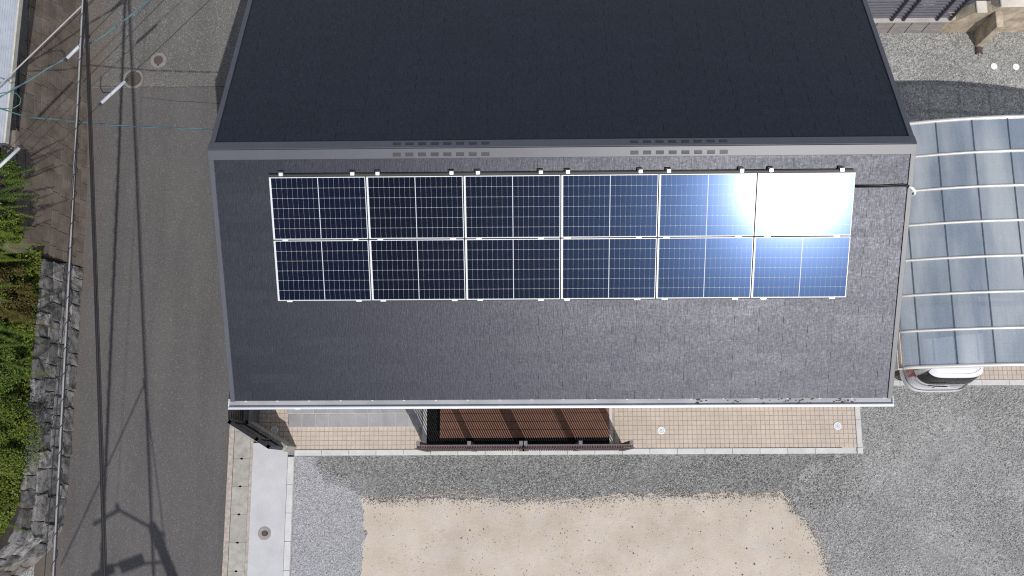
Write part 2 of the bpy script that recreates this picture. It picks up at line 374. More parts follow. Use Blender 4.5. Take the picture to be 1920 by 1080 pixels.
# stones strewn over the soil and along its edge
def strewn():
    bm = bmesh.new(); r = random.Random(5)
    def peb(x, y, s):
        m = Matrix.Translation((x, y, .012 + s * .25)) @ Euler((r.uniform(-.5, .5), r.uniform(-.5, .5), r.uniform(0, 6))).to_matrix().to_4x4() @ Matrix.Diagonal((s, s * r.uniform(.55, .9), s * r.uniform(.4, .7), 1))
        q = bmesh.ops.create_icosphere(bm, subdivisions=1, radius=.5)
        for v in q['verts']:
            v.co += Vector((r.uniform(-.1, .1), r.uniform(-.1, .1), r.uniform(-.1, .1)))
        bmesh.ops.transform(bm, matrix=m, verts=q['verts'])
    E = soil_edge[:18]
    for _ in range(160):
        i = r.randrange(len(E) - 1); a = Vector(E[i]); b = Vector(E[i + 1]); t = r.random(); p = a.lerp(b, t)
        p += Vector((r.gauss(0, .05), r.gauss(-.03, .08))); peb(p.x, p.y, r.uniform(.015, .04))
    for _ in range(170): peb(r.uniform(-4, 5.6), r.uniform(-8.3, -6.3), r.choice((.014, .016, .02, .022, .03, .04)))
    return mesh_of(bm, 'strewn_stones')
MAT['pebble'] = plain('pebble', (.17, .165, .16), .9, .3, 30, .4, rv=.9)
def inside(x, y, P_):
    c = False; j = len(P_) - 1
    for i in range(len(P_)):
        xi, yi = P_[i]; xj, yj = P_[j]
        if (yi > y) != (yj > y) and x < (xj - xi) * (y - yi) / (yj - yi) + xi: c = not c
        j = i
    return c
def scatter(name, n, box_, ok, sz, mat, label, seed, z0=.004):
    r = random.Random(seed); V, Fc = [], []; k = 0
    while k < n:
        x = r.uniform(box_[0], box_[1]); y = r.uniform(box_[2], box_[3])
        if not ok(x, y, r): continue
        k += 1; s_ = r.uniform(*sz); a = r.uniform(0, 6.28); ca, sa = cos(a) * s_, sin(a) * s_; w_ = r.uniform(.5, .85); i = len(V); zt = z0 + s_ * r.uniform(.35, .75)
        tx, ty = r.uniform(-.35, .35) * s_, r.uniform(-.35, .35) * s_
        V.extend([(x + ca, y + sa, z0), (x - sa * w_, y + ca * w_, z0), (x - ca, y - sa, z0), (x + sa * w_, y - ca * w_, z0), (x + tx + ca * .35, y + ty + sa * .35, zt), (x + tx - ca * .4, y + ty - sa * .4, zt * r.uniform(.8, 1.1))])
        Fc.extend([(i, i + 1, i + 4), (i + 1, i + 5, i + 4), (i + 1, i + 2, i + 5), (i + 2, i + 3, i + 5), (i + 3, i + 4, i + 5), (i + 3, i, i + 4)])
    me = bpy.data.meshes.new(name); me.from_pydata(V, [], Fc); me.update()
    return tag(link(name, me, mat), label, 'gravel', None, 'stuff')
def stonemat(name, a, b):
    t = NT(name); c = t.mix(t.rnd(), a, b); return t.end(t.bsdf(c, .9, Specular_IOR_Level=.2))
MAT['chip_gray'] = stonemat('gravel_chip', (.17, .168, .165), (.46, .458, .45))
MAT['chip_dark'] = stonemat('gravel_chip_dark', (.07, .07, .07), (.40, .40, .39))
MAT['chip_pale'] = stonemat('gravel_chip_pale', (.18, .18, .19), (.53, .53, .55))
PATCH = lambda x, y: sin(x * 2.1 + 1.3 * sin(y * 1.7)) + sin(y * 2.6 + 1.1 * sin(x * 1.3))
scatter('gravel_chips', 20000, (-1, 11.8, -8.3, -3.85), lambda x, y, r: (x > 6.72 or (y < -5.3 and x > 4.2 and not inside(x, y, soil_edge) and r.random() < (x - 4.2) / 1.5)) and r.random() < .62 + .3 * PATCH(x, y), (.010, .022), 'chip_gray', 'loose grey gravel chips before the carport', 1)
scatter('gravel_chips', 15000, (-5.3, 6.7, -6.45, -5.3), lambda x, y, r: not inside(x, y - .02, soil_edge) and not (x < -4.2 and y < -5.55 - (x + 5.2) * .4) and r.random() < (.7 + .3 * PATCH(x, y)) * min(1, max(0, (6.9 - x) / 1.6)) * (1 if x < 4.4 else min(1, max(0, (y + 6.75) / .7))), (.010, .024), 'chip_dark', 'loose dark gravel chips in front of the terrace kerb', 2)
scatter('gravel_chips', 7000, (-5.7, -4.1, -8.2, -5.3), lambda x, y, r: not inside(x, y, soil_edge) and y < -5.5 - (x + 5.2) * .45 or x < -5.3, (.009, .019), 'chip_pale', 'loose pale gravel chips beside the white apron', 3, .008)
scatter('gravel_chips', 9000, (6.7, 11.8, 1.9, 4.55), lambda x, y, r: True, (.013, .028), 'chip_gray', 'loose coarse gravel chips below the plaster wall', 4)
def fringe(x, y, r):
    d = min((Vector((x, y)) - (Vector(a) + (Vector(b) - Vector(a)) * max(0, min(1, (Vector((x, y)) - Vector(a)).dot(Vector(b) - Vector(a)) / (Vector(b) - Vector(a)).length_squared)))).length for a, b in zip(soil_edge[:18], soil_edge[1:18]))
    return inside(x, y, soil_edge) and r.random() < .9 * math.exp(-d / .06) + .006
scatter('gravel_chips', 3600, (-4.3, 6.0, -8.1, -6.1), fringe, (.007, .017), 'chip_dark', 'small gravel chips thinning out over the bare soil', 5, .013)
MAT['chip_soil'] = stonemat('soil_crumb', (.36, .30, .25), (.60, .53, .46))
def outer(x, y, r):
    d = min((Vector((x, y)) - (Vector(a) + (Vector(b) - Vector(a)) * max(0, min(1, (Vector((x, y)) - Vector(a)).dot(Vector(b) - Vector(a)) / (Vector(b) - Vector(a)).length_squared)))).length for a, b in zip(soil_edge[:18], soil_edge[1:18]))
    return not inside(x, y, soil_edge) and r.random() < .8 * math.exp(-d / .06)
scatter('soil_crumbs', 1900, (-4.6, 6.3, -8.1, -5.9), outer, (.008, .018), 'chip_soil', 'pale soil crumbs spilling over the gravel edge', 6, .008)
tag(link('strewn_stones', strewn(), 'pebble'), 'small grey stones strewn over the bare soil edge', 'stones', None, 'stuff')

# road
poly('road', [(-11.3, -40), (-7.2, -40), (-7.2, 3.372), (-11.3, 3.372)], .004, 'asphalt')
poly('road', [(-11.6, 3.378), (-7.2, 3.378), (-7.2, 40), (-11.6, 40)], .004, 'asphalt_old')
MAT['crack'] = plain('tar_seam', (.05, .048, .046), .9, .2)
def strip(name, pts, wd, z, mat, seed=1):
    r = random.Random(seed); bm = bmesh.new(); prev = None
    P = []
    for a, b in zip(pts, pts[1:]):
        a, b = Vector(a), Vector(b); k = max(2, int((b - a).length / .06))
        P += [a.lerp(b, j / k) for j in range(k)]
    P.append(Vector(pts[-1]))
    for i, p in enumerate(P):
        d = (P[min(i + 1, len(P) - 1)] - P[max(i - 1, 0)]).normalized(); n = Vector((-d.y, d.x)); ww = wd * r.uniform(.4, 1.2); j = r.uniform(-.008, .008)
        cur = (bm.verts.new((*(p + n * (ww / 2 + j)), z)), bm.verts.new((*(p - n * (ww / 2 - j)), z)))
        if prev: bm.faces.new((prev[0], prev[1], cur[1], cur[0]))
        prev = cur
    bm.normal_update()
    for f in bm.faces:
        if f.normal.z < 0: f.normal_flip()
    o = link(name, mesh_of(bm, name), mat); o['kind'] = 'structure'; return o
strip('road_seam', [(-10.8, 3.40), (-9.9, 3.385), (-8.9, 3.37), (-7.6, 3.38)], .016, .008, 'crack', 1)
strip('road_seam', [(-9.7, 3.12), (-8.9, 3.02), (-7.7, 2.93)], .016, .008, 'crack', 2)
strip('road_seam', [(-9.95, 4.15), (-9.78, 3.98), (-9.86, 3.86)], .02, .008, 'crack', 4)
# roadside gutter with concrete covers, kerb, apron
g = tag(boxobj('road_gutter', (-7.085, -6.70, -16, 5.5, -.3, .006), 'hole'), None, None, None, 'structure')
gm = bmesh.new(); L = .592
hx = .055
pts = [(-.0, 0), (.135, 0), (.135 + .02, .016), (.135 + hx, .019), (.135 + hx + .02, 0), (.355, 0), (.355, L), (.135 + hx + .02, L), (.135 + hx, L - .019), (.155, L - .016), (.135, L), (0, L)]
bf = gm.faces.new([gm.verts.new((x, y, 0)) for x, y in pts]); q = bmesh.ops.extrude_face_region(gm, geom=[bf])
for v in [e for e in q['geom'] if isinstance(e, bmesh.types.BMVert)]: v.co.z = .05
bmesh.ops.recalc_face_normals(gm, faces=gm.faces[:]); gme = mesh_of(gm, 'gutter_cover')
for i in range(-10, 20):
    y = -5.93 + i * .596
    if y > 4.6: break
    link('gutter_cover', gme, 'gutter_cover', g, (-7.075, y, .004 + .002 * (i % 3)))
ko = tag(boxobj('gutter_kerb', (-7.2, -7.088, -16, 5.5, -.1, .055), 'gutter_kerb'), None, None, None, 'structure')
ko2 = tag(boxobj('gutter_kerb', (-6.715, -6.655, -16, -4.7, -.1, .058), 'gutter_kerb'), None, None, None, 'structure')
tag(boxobj('pavement', (-6.653, -5.885, -16, -5.0, -.1, .060), 'concrete'), None, None, None, 'structure')
k2 = tag(boxobj('apron_kerb', (-5.885, -5.74, -16, -5.29, -.12, .03), 'grout_pale'), None, None, None, 'structure')
kbm = boxmesh('kerb_block', -.066, .066, -.297, .297, 0, .072, .006)
for i in range(18): link('kerb_block', kbm, 'kerb', k2, (-5.812, -5.60 - i * .6, 0))

# terrace: beige tiles, kerb, porch steps
tp = tag(boxobj('terrace_paving', (-6.6, 6.57, -5.15, -3.3, -.1, .030), 'grout'), None, None, None, 'structure')
def tiles(x0, x1, y0, y1, p, z, skip=lambda x, y: False, gap=.007, h=.008, seed=3):
    r = random.Random(seed); vs_, fs = [], []
    nx = int((x1 - x0) / p + .5); ny = int((y1 - y0) / p + .5)
    for i in range(nx):
        for j in range(ny):
            a, b = x0 + i * p, y0 + j * p
            if skip(a + p / 2, b + p / 2): continue
            g_ = gap / 2 + r.uniform(0, .0012); zz = z + r.uniform(-.0012, .0012); t = [r.uniform(-.0008, .0008) for _ in range(4)]
            X0, X1, Y0, Y1 = a + g_, a + p - g_, b + g_, b + p - g_; n = len(vs_)
            vs_ += [(X0, Y0, zz - h), (X1, Y0, zz - h), (X1, Y1, zz - h), (X0, Y1, zz - h)]
            c = .0025
            vs_ += [(X0 + c, Y0 + c, zz + t[0]), (X1 - c, Y0 + c, zz + t[1]), (X1 - c, Y1 - c, zz + t[2]), (X0 + c, Y1 - c, zz + t[3])]
            fs += [(n + 4, n + 5, n + 6, n + 7)] + [(n + k, n + (k + 1) % 4, n + 4 + (k + 1) % 4, n + 4 + k) for k in range(4)]
    me = bpy.data.meshes.new('tiles'); me.from_pydata(vs_, [], fs); me.update(); return me
def sk(x, y):
    if y < -5.0 + 0 and x < -5.9 - (y + 5.15) * 0: return x < -5.85
    if -2.95 < x < 1.27 and y > -5.15 and y < -3.3: return True
    if -5.9 < x < -2.93 and y > -4.68: return True
    return y < -4.63 - (x + 6.67) * .72 and x < -5.7
tt = link('paving_tiles', tiles(-6.6, 6.57, -5.15, -3.35, .1, .036, sk), 'tile', tp); tt['kind'] = 'stuff'
kk = tag(boxobj('terrace_kerb', (-5.75, 6.695, -5.275, -5.15, -.1, .02), 'grout_pale'), None, None, None, 'structure')
kbx = boxmesh('kerb_block', -.297, .297, -.062, .062, 0, .062, .006)
x = -5.445
while x < 6.4:
    link('kerb_block', kbx, 'kerb', kk, (x, -5.214, 0), None, (1, 1, 1)); x += .6
link('kerb_block', boxmesh('kerb_block', -.06, .06, -.062, .062, 0, .062, .006), 'kerb', kk, (6.632, -5.214, 0), None, (1.0, 1, 1))
kr = tag(boxobj('terrace_kerb', (6.572, 6.69, -5.15, -3.3, -.1, .02), 'grout_pale'), None, None, None, 'structure')
for i in range(3): link('kerb_block', kbm, 'kerb', kr, (6.633, -4.85 + i * .6, -.008), None, (.86, 1, 1))
ps = tag(boxobj('porch_step', (-5.87, -2.935, -4.665, -3.3, -.05, .14), 'grout_pale'), None, None, None, 'structure')
boxobj('upper_step', (-5.88, -2.94, -4.375, -3.3, .13, .29), 'grout_pale', ps)
pt = boxmesh('porch_tile', -.1435, .1435, -.1400, .1400, 0, .012, .002)
for i in range(10):
    for j in range(5):
        if j == 0: loc = (-5.725 + i * .2945, -4.52, .138)
        else: loc = (-5.735 + i * .2945, -4.23 + (j - 1) * .29, .288)
        link('porch_tile', pt, 'porch_tile', ps, loc, None, (.985, 1, 1))
# planting bed of black gravel round the deck, edging strips
poly('black_gravel_bed', [(-2.83, -5.15), (1.18, -5.15), (1.18, -3.3), (-2.83, -3.3)], .042, 'gravel_black')
for a, b in ((-2.925, -2.83), (1.175, 1.25)):
    tag(boxobj('edging_kerb', (a, b, -5.14, -3.3, -.05, .085), 'kerb', None, .004), None, None, None, 'structure')
# carport floor
cp = tag(boxobj('carport_floor', (6.40, 13.2, -3.68, 1.9, -.1, .012), 'grout'), None, None, None, 'structure')
o = link('paving_tiles', tiles(6.4, 13.2, -3.68, 1.9, .1, .018, seed=8), 'tile', cp); o['kind'] = 'stuff'
k3 = tag(boxobj('carport_kerb', (6.40, 13.2, -3.80, -3.682, -.1, .012), 'grout_pale'), None, None, None, 'structure')
for i in range(11): link('kerb_block', kbx, 'kerb', k3, (6.72 + i * .6, -3.741, -.036), None, (1, .94, 1))

# ================================================================ HOUSE
PT = .4474; ZR = 5.099; HW = 6.282; SL = 4.762
cp_, sp_ = cos(PT), sin(PT)
def fr(x, s, n=0): return (x, -s * cp_ - n * sp_, ZR - s * sp_ + n * cp_)
def bk(x, s, n=0): return (x, s * cp_ + n * sp_, ZR - s * sp_ + n * cp_)
house = thing('house', 'single-storey house under a dark slate gable roof carrying solar panels', 'house')
EZ = ZR - SL * sp_; EY = SL * cp_
roof = None
def slope_deck():
    bm = bmesh.new()
    sec = [(-EY, EZ), (0, ZR), (EY, EZ), (EY, EZ - .16), (0, ZR - .17), (-EY, EZ - .16)]
    A = [bm.verts.new((-HW + .01, y, z - .012)) for y, z in sec]; B = [bm.verts.new((HW - .01, y, z - .012)) for y, z in sec]
    n = len(sec)
    for i in range(n): bm.faces.new((A[i], A[(i + 1) % n], B[(i + 1) % n], B[i]))
    for S in (A, B): bm.faces.new((S[0], S[1], S[4], S[5])); bm.faces.new((S[1], S[2], S[3], S[4]))
    bmesh.ops.recalc_face_normals(bm, faces=bm.faces[:]); return mesh_of(bm, 'roof')
roof = link('roof', slope_deck(), 'trim', house)
# slates: 0.91 x 0.182 exposure, half-bond, each a thin tilted plate
EXP = .182; sm = boxmesh('slate', 0, 1, -.004, .205, 0, .0055)
nrow = int((SL - .10) / EXP); x0s, x1s = -HW + .085, HW - .085
tilt = .026
stuff_v, stuff_f = [], []
def slate_piece(side, xa, xb, s_low, single, jit):
    g_ = rr.uniform(.001, .0042)
    M_ = None
    if side < 0: loc = Vector(fr(xa + g_, s_low, .001 + jit)); rot = Euler((PT - tilt, 0, 0)); sx = xb - xa - 2 * g_
    else: loc = Vector(bk(xb - g_, s_low, .001 + jit)); rot = Euler((PT - tilt, 0, pi)); sx = xb - xa - 2 * g_
    if single: link('slate', sm, 'slate', roof, loc, rot, (sx, 1, 1))
    else:
        M_ = Matrix.Translation(loc) @ (Euler((0, 0, rot.z)).to_matrix() @ Euler((rot.x, 0, 0)).to_matrix()).to_4x4() @ Matrix.Diagonal((sx, 1, 1, 1))
        n = len(stuff_v); stuff_v.extend([tuple(M_ @ v.co) for v in sm.vertices]); stuff_f.extend([tuple(n + i for i in p.vertices) for p in sm.polygons])
cnt = 0; rr = random.Random(4)
for side in (-1, 1):
    for k in range(nrow + 1):
        s_low = SL - .0 - k * EXP
        if s_low - EXP < -.02: break
        xa = x0s; first = .91 - (.12 if k % 2 else .575)
        while xa < x1s - .01:
            xb = min(x1s, xa + (first if xa == x0s else .91))
            covered = side < 0 and xa > -5.0 and xb < 5.0 and s_low < 2.62 and s_low - EXP > .55
            inview = side < 0 or s_low < .9
            single = (not covered) and inview and cnt < 300 and (side < 0 or s_low < 1.1)
            if single: cnt += 1
            slate_piece(side, xa, xb, s_low, single, rr.uniform(0, .0022))
            xa = xb
me = bpy.data.meshes.new('slates'); me.from_pydata(stuff_v, [], stuff_f); me.update()
o = link('slates', me, 'slate', roof); o['kind'] = 'stuff'
# verge and ridge flashing, eave trim
def slopebox(name, side, xa, xb, sa, sb, n0, n1, mat, parent, bev=0):
    bm = bmesh.new(); F = fr if side < 0 else bk
    v = [bm.verts.new(F(x, s, n)) for n in (n0, n1) for s in (sa, sb) for x in (xa, xb)]
    for f in ((0, 2, 3, 1), (4, 5, 7, 6), (0, 1, 5, 4), (2, 6, 7, 3), (0, 4, 6, 2), (1, 3, 7, 5)): bm.faces.new([v[i] for i in f])
    bmesh.ops.recalc_face_normals(bm, faces=bm.faces[:])
    if bev: bmesh.ops.bevel(bm, geom=bm.edges[:], offset=bev, segments=1, affect='EDGES')
    return link(name, mesh_of(bm, name), mat, parent)
for side in (-1, 1):
    for sx in (-1, 1):
        xa, xb = (-HW, -HW + .088) if sx < 0 else (HW - .088, HW)
        slopebox('verge_trim', side, xa, xb, .02, SL + .01, -.19, .032, 'trim', roof, .004)
    rc = slopebox('ridge_cap', side, -HW - .004, HW + .004, -.012, .165, .014, .046, 'trim', roof, .004)
    for gx in (-2.98, 1.24):
        for i in range(8):
            xx = gx + i * .2255
            slopebox('vent_slot', side, xx, xx + .142, .060 if side < 0 else .05, .128 if side < 0 else .115, .045, .0485, 'vent', roof)
            for q_ in range(3): slopebox('vent_bar', side, xx + .004, xx + .138, .066 + q_ * .02, .070 + q_ * .02, .0487, .0505, 'trim', roof)
# gutters
def gutter(side):
    s = -1 if side < 0 else 1
    prof = [(EY - .035, EZ - .015), (EY - .035, EZ - .036), (EY + .02, EZ - .036), (EY + .085, EZ - .036), (EY + .118, EZ - .034), (EY + .126, EZ - .012), (EY + .138, EZ - .006)]
    bm = bmesh.new(); th = .004
    ring = [(y, z) for y, z in prof] + [(y + .001, z - .006) for y, z in reversed(prof)]
    A = [bm.verts.new((-HW - .035, s * y, z)) for y, z in ring]; B = [bm.verts.new((HW + .02, s * y, z)) for y, z in ring]; n = len(ring)
    for i in range(n): bm.faces.new((A[i], A[(i + 1) % n], B[(i + 1) % n], B[i]))
    bm.faces.new(A); bm.faces.new(B); bmesh.ops.recalc_face_normals(bm, faces=bm.faces[:])
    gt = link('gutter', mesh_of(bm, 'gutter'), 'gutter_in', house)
    lip = bmesh.new(); tube(lip, [(-HW - .04, s * (EY + .142), EZ - .004), (HW + .025, s * (EY + .142), EZ - .004)], .030, 10)
    box(lip, -HW - .036, HW + .022, *sorted((s * (EY + .130), s * (EY + .142))), EZ - .08, EZ - .006)
    link('gutter_lip', mesh_of(lip, 'gutter_lip'), 'gutter', gt)
    for e in (-HW - .041, HW + .012): boxobj('end_cap', (e, e + .012, *sorted((s * (EY - .03), s * (EY + .155))), EZ - .08, EZ + .008), 'gutter', gt)
    br = boxmesh('gutter_bracket', -.020, .020, .014, .050, -.006, .012, .005)
    if side < 0:
        x = -6.0
        while x < 6.3: link('gutter_bracket', br, 'gutter', gt, (x, -EY - .03, EZ - .018)); x += .607
        for jx in (-2.0, 2.55, -5.0 + .0): boxobj('gutter_joint', (jx - .05, jx + .05, -EY - .172, -EY - .132, EZ - .09, EZ + .023), 'gutter', gt)
        bmd = bmesh.new(); r = random.Random(9)
        for _ in range(80):
            x = r.choice((r.uniform(2.6, 5.6), r.gauss(2.62, .05), r.gauss(5.35, .05), r.uniform(2.6, 5.6))); q = bmesh.ops.create_icosphere(bmd, subdivisions=1, radius=r.uniform(.005, .014))
            bmesh.ops.transform(bmd, matrix=Matrix.Translation((x, -EY - r.uniform(.0, .09), EZ - .032)) @ Matrix.Diagonal((2.2, 1, .4, 1)), verts=q['verts'])
        d = link('leaf_debris', mesh_of(bmd, 'leaf_debris'), 'debris', gt); d['kind'] = 'stuff'
gutter(-1); gutter(1)
# walls, soffit, openings
WX, WY0, WY1 = 5.85, -3.62, 3.62
bm = bmesh.new(); box(bm, -WX, WX, WY0, WY1, .0, EZ - .18)
link('wall', mesh_of(bm, 'wall'), 'wall', house)
for s in (-1, 1):
    bm = bmesh.new(); zz = EZ - .18
    a = [bm.verts.new((s * WX, y, z)) for y, z in ((WY0, zz), (WY1, zz), (0, ZR - .25))]; b = [bm.verts.new((s * (WX - .12), y, z)) for y, z in ((WY0, zz), (WY1, zz), (0, ZR - .25))]
    bm.faces.new(a); bm.faces.new(b[::-1])
    for i in range(3): bm.faces.new((a[i], a[(i + 1) % 3], b[(i + 1) % 3], b[i]))
    bmesh.ops.recalc_face_normals(bm, faces=bm.faces[:]); link('gable_wall', mesh_of(bm, 'gable_wall'), 'wall', house)
for x0, x1, z0, z1 in ((-2.4, -.75, .35, 2.35), (-.5, 1.1, .35, 2.35), (2.6, 4.2, .9, 2.2)):
    wn = boxobj('window', (x0, x1, WY0 - .03, WY0 + .05, z0, z1), 'alu_black', house)
    boxobj('pane', (x0 + .05, (x0 + x1) / 2 - .03, WY0 - .038, WY0 - .032, z0 + .05, z1 - .05), 'glass_dark', wn)
    boxobj('pane', ((x0 + x1) / 2 + .03, x1 - .05, WY0 - .038, WY0 - .032, z0 + .05, z1 - .05), 'glass_dark', wn)
dr = boxobj('door', (-4.6, -3.65, WY0 - .04, WY0 + .04, .3, 2.4), 'plastic', house)
boxobj('handle', (-3.78, -3.75, WY0 - .10, WY0 - .042, 1.0, 1.5), 'steel', dr)

# ================================================================ SOLAR PANELS
PW, PH = 1.722, 1.134
fm = bmesh.new(); t_ = .0115
for b in ((0, PW, 0, t_), (0, PW, PH - t_, PH), (0, t_, t_, PH - t_), (PW - t_, PW, t_, PH - t_)): box(fm, b[0], b[1], b[2], b[3], 0, .035)
frame_me = mesh_of(fm, 'frame')
back_me = boxmesh('backsheet', t_, PW - t_, t_, PH - t_, .02, .0295)
glass_me = bpy.data.meshes.new('glass'); glass_me.from_pydata([(t_, t_, .0335), (PW - t_, t_, .0335), (PW - t_, PH - t_, .0335), (t_, PH - t_, .0335)], [], [(0, 1, 2, 3)]); glass_me.update()
cw, ch = .0908, .1812; c_ = .009
cm = bpy.data.meshes.new('cell')
pl = [(0, 0), (cw, 0), (cw, ch - c_), (cw - c_, ch), (c_, ch), (0, ch - c_)]
pl = [(0, c_ * .8), (c_ * .8, 0), (cw, 0), (cw, ch), (c_ * .8, ch), (0, ch - c_ * .8)]
cm.from_pydata([(x, y, z) for z in (.0296, .0306) for x, y in pl], [], [tuple(range(6, 12))] + [(i, (i + 1) % 6, 6 + (i + 1) % 6, 6 + i) for i in range(6)]); cm.update()
cmb = cm.copy()
pitch_x, pitch_y = .0926, .1842
PX0 = -5.2075; PS0 = .475
clamp_t = boxmesh('panel_clamp', -.033, .033, -.03, .055, -.03, .055, .008)
clamp_m = boxmesh('panel_clamp', -.045, .045, -.013, .013, .0, .008, .002)
for row in range(2):
    for i in range(6):
        s_bot = PS0 + row * (PH + .02) + PH
        rowname = 'row nearest the ridge' if row == 0 else 'lower row of the array'
        n_ = (.066, .064, .068, .067, .065, .064)[i]
        dt = rr.uniform(-.002, .002) if i < 5 else (0.0 if row == 0 else .004)
        p = thing('solar_panel', '%s solar panel from the road end in the %s' % (ordinal(i), rowname), 'solar panel', 'solar panels on the roof',
                  fr(PX0 + i * 1.742, s_bot, n_), (PT + dt, 0, 0))
        link('frame', frame_me, 'panel_frame', p); link('backsheet', back_me, 'backsheet', p); link('glass', glass_me, 'panel_glass', p)
        for cx in range(18):
            x = .0325 + cx * pitch_x + (0 if cx < 9 else -.003 + .014)
            for cy in range(6):
                y = .0165 + cy * pitch_y
                cme, cmt = (cmb, 'cell_black') if i in (1, 2) else (cm, 'cell')
                if cx < 9: link('cell', cme, cmt, p, (x, y, 0))
                else: link('cell', cme, cmt, p, (x + cw, y + ch, 0), (0, 0, pi))
# rails and clamps under and over the panels
arr = thing('panel_mounting', 'black rails with white clamps holding the solar array on the slates', 'mounting')
for s in (PS0 - .055, PS0 + PH - .05, PS0 + 2 * PH + .005):
    slopebox('rail', -1, PX0 - .01, PX0 + 6 * 1.742 - .03, s, s + .045, .012, .062, 'cable_black', arr)
slopebox('cover_strip', -1, PX0 + .0, PX0 + 6 * 1.742 - .06, PS0 - .045, PS0 - .006, .05, .088, 'cable_black', arr)
tops = [-4.99, -3.71, -3.26, -1.94, -1.47, -.35, .13, 1.42, 1.92, 3.21, 3.73, 4.98]
for x in tops:
    slopebox('clamp_foot', -1, x - .052, x + .045, PS0 - .105, PS0 - .02, .012, .075, 'cable_black', arr)
    slopebox('panel_clamp', -1, x - .036, x + .040, PS0 - .088, PS0 - .022, .076, .125, 'alu', arr, .008)
    slopebox('panel_clamp', -1, x - .05, x + .05, PS0 + PH - .004, PS0 + PH + .024, .10, .107, 'alu', arr)
    slopebox('panel_clamp', -1, x - .05, x + .05, PS0 + 2 * PH + .015, PS0 + 2 * PH + .045, .085, .097, 'alu', arr)
# cable from the array to the verge
pc = [fr(5.22, .72, .035), fr(5.7, .722, .03), fr(6.1, .705, .03), fr(6.18, .715, .05), fr(6.235, .745, .06)]
tc_ = tag(tubeobj('array_cable', pc, .014, 'cable_black'), 'black cable running from the solar array to the roof verge', 'cable')
pc2 = [Vector(p) + Vector((0, -.027, 0)) for p in pc]; tubeobj('second_strand', pc2, .011, 'cable_black', tc_)
pp = [fr(6.20, .74, .06), fr(6.26, .77, .07), fr(6.32, .82, .05), fr(6.345, .88, -.02), fr(6.33, .92, -.12), (6.33, fr(0, .92)[1], 3.4), (6.33, fr(0, .92)[1], 2.2)]
tag(tubeobj('conduit_elbow', pp, .028, 'white_cap', None, 12), 'white conduit elbow bending down over the roof verge', 'conduit')

# ================================================================ TERRACE THINGS
# slatted screen
F = thing('slat_screen', 'tall brown vertical slat screen standing on the terrace kerb before the deck', 'screen')
FX0, FX1, FT = -2.845, 1.495, 2.2
sl_m = boxmesh('slat', -.0145, .0145, -.0080, .0080, .12, FT, .002)
n = 88
for i in range(n):
    x = FX0 + .02 + (FX1 - FX0 - .04) * i / (n - 1)
    link('slat', sl_m, 'alu_slat', F, (x, -5.188, 0))
for z in (.22, 2.11):
    for a, b in ((FX0 + .03, -.715), (-.685, FX1 - .03)): boxobj('rail', (a, b, -5.1745, -5.115, z - .03, z + .035), 'alu_brown', F, .003)
for x in (-2.78, -1.77, -.745, -.655, .43, 1.43):
    boxobj('post', (x - .033, x + .033, -5.114, -5.05, .03, FT - .01), 'alu_gray', F, .003)
    boxobj('post_cap', (x - .036, x + .036, -5.135, -5.047, FT - .008, FT + .012), 'alu_gray', F, .003)
    boxobj('cover_plate', (x - .06, x + .06, -5.2055, -5.2015, .12, FT - .02), 'alu_slat', F)
# deck
D = thing('wooden_deck', 'brown plank deck behind the slat screen edged by black gravel', 'deck')
y = -4.92
bw = .178
dm = boxmesh('deck_board', -1.845, 1.845, -bw / 2 + .004, bw / 2 - .004, .27, .30, .003)
for i in range(7): link('deck_board', dm, 'deck', D, (-.675, y + bw * (i + .5), 0))
for x in (-2.4, -1.2, 0, 1.0): boxobj('joist', (x - .04, x + .04, -4.88, -3.65, .045, .268), 'plastic', D)
# inspection caps
def cap(loc, label, plain_=False):
    t = thing('inspection_cap', label, 'drain cap', None, loc)
    if plain_:
        lathe('lid', [(.079, 0), (.079, .014), (.072, .02), (.0, .021)][:-1], 'white_cap', t)
    else:
        lathe('rim', [(.085, 0), (.085, .010), (.078, .014), (.062, .014), (.060, .010)], 'pvc', t)
        lathe('lid', [(.058, .003), (.058, .0105), (.03, .0095), (.028, .013), (.012, .013)], 'pvc_blue', t)
cap((-6.21, -4.72, .037), 'round plastic drain cap in the shade of the corner fence')
cap((2.32, -4.76, .037), 'round white drain cap in beige tiles near the slat screen')
cap((6.18, -4.68, .037), 'round white drain cap near the end kerb of the tiled terrace')
cap((10.42, 3.69, .004), 'plain white round cap in gravel nearer the buttress wall', True)
cap((10.93, 3.67, .004), 'plain white round cap in gravel farther from the house roof', True)
# water valve cover on the apron
vv = thing('valve_cover', 'small round valve cover with pear-shaped iron lid in white concrete apron', 'valve cover', None, (-6.32, -6.93, .060))
MAT['ring'] = plain('ring_concrete', (.27, .25, .235), .9, .12, 8, .3)
lathe('collar', [(.145, 0), (.143, .005), (.12, .006)], 'ring', vv)
bm = bmesh.new(); pr = []
for k in range(28):
    a = 2 * pi * k / 28; r = .058 + (.022 * max(0, cos(a)) ** 3); pr.append((r * cos(a), r * sin(a)))
for sc_, z0, z1, nm, mt in ((1.0, .0, .009, 'lid_rim', 'hole'), (.82, .009, .012, 'lid', 'iron')):
    bm = bmesh.new(); f_ = bm.faces.new([bm.verts.new((x * sc_, y * sc_, z0)) for x, y in pr]); q = bmesh.ops.extrude_face_region(bm, geom=[f_])
    for v in q['geom']:
        if isinstance(v, bmesh.types.BMVert): v.co.z = z1
    bmesh.ops.recalc_face_normals(bm, faces=bm.faces[:]); link(nm, mesh_of(bm, nm), mt, vv)
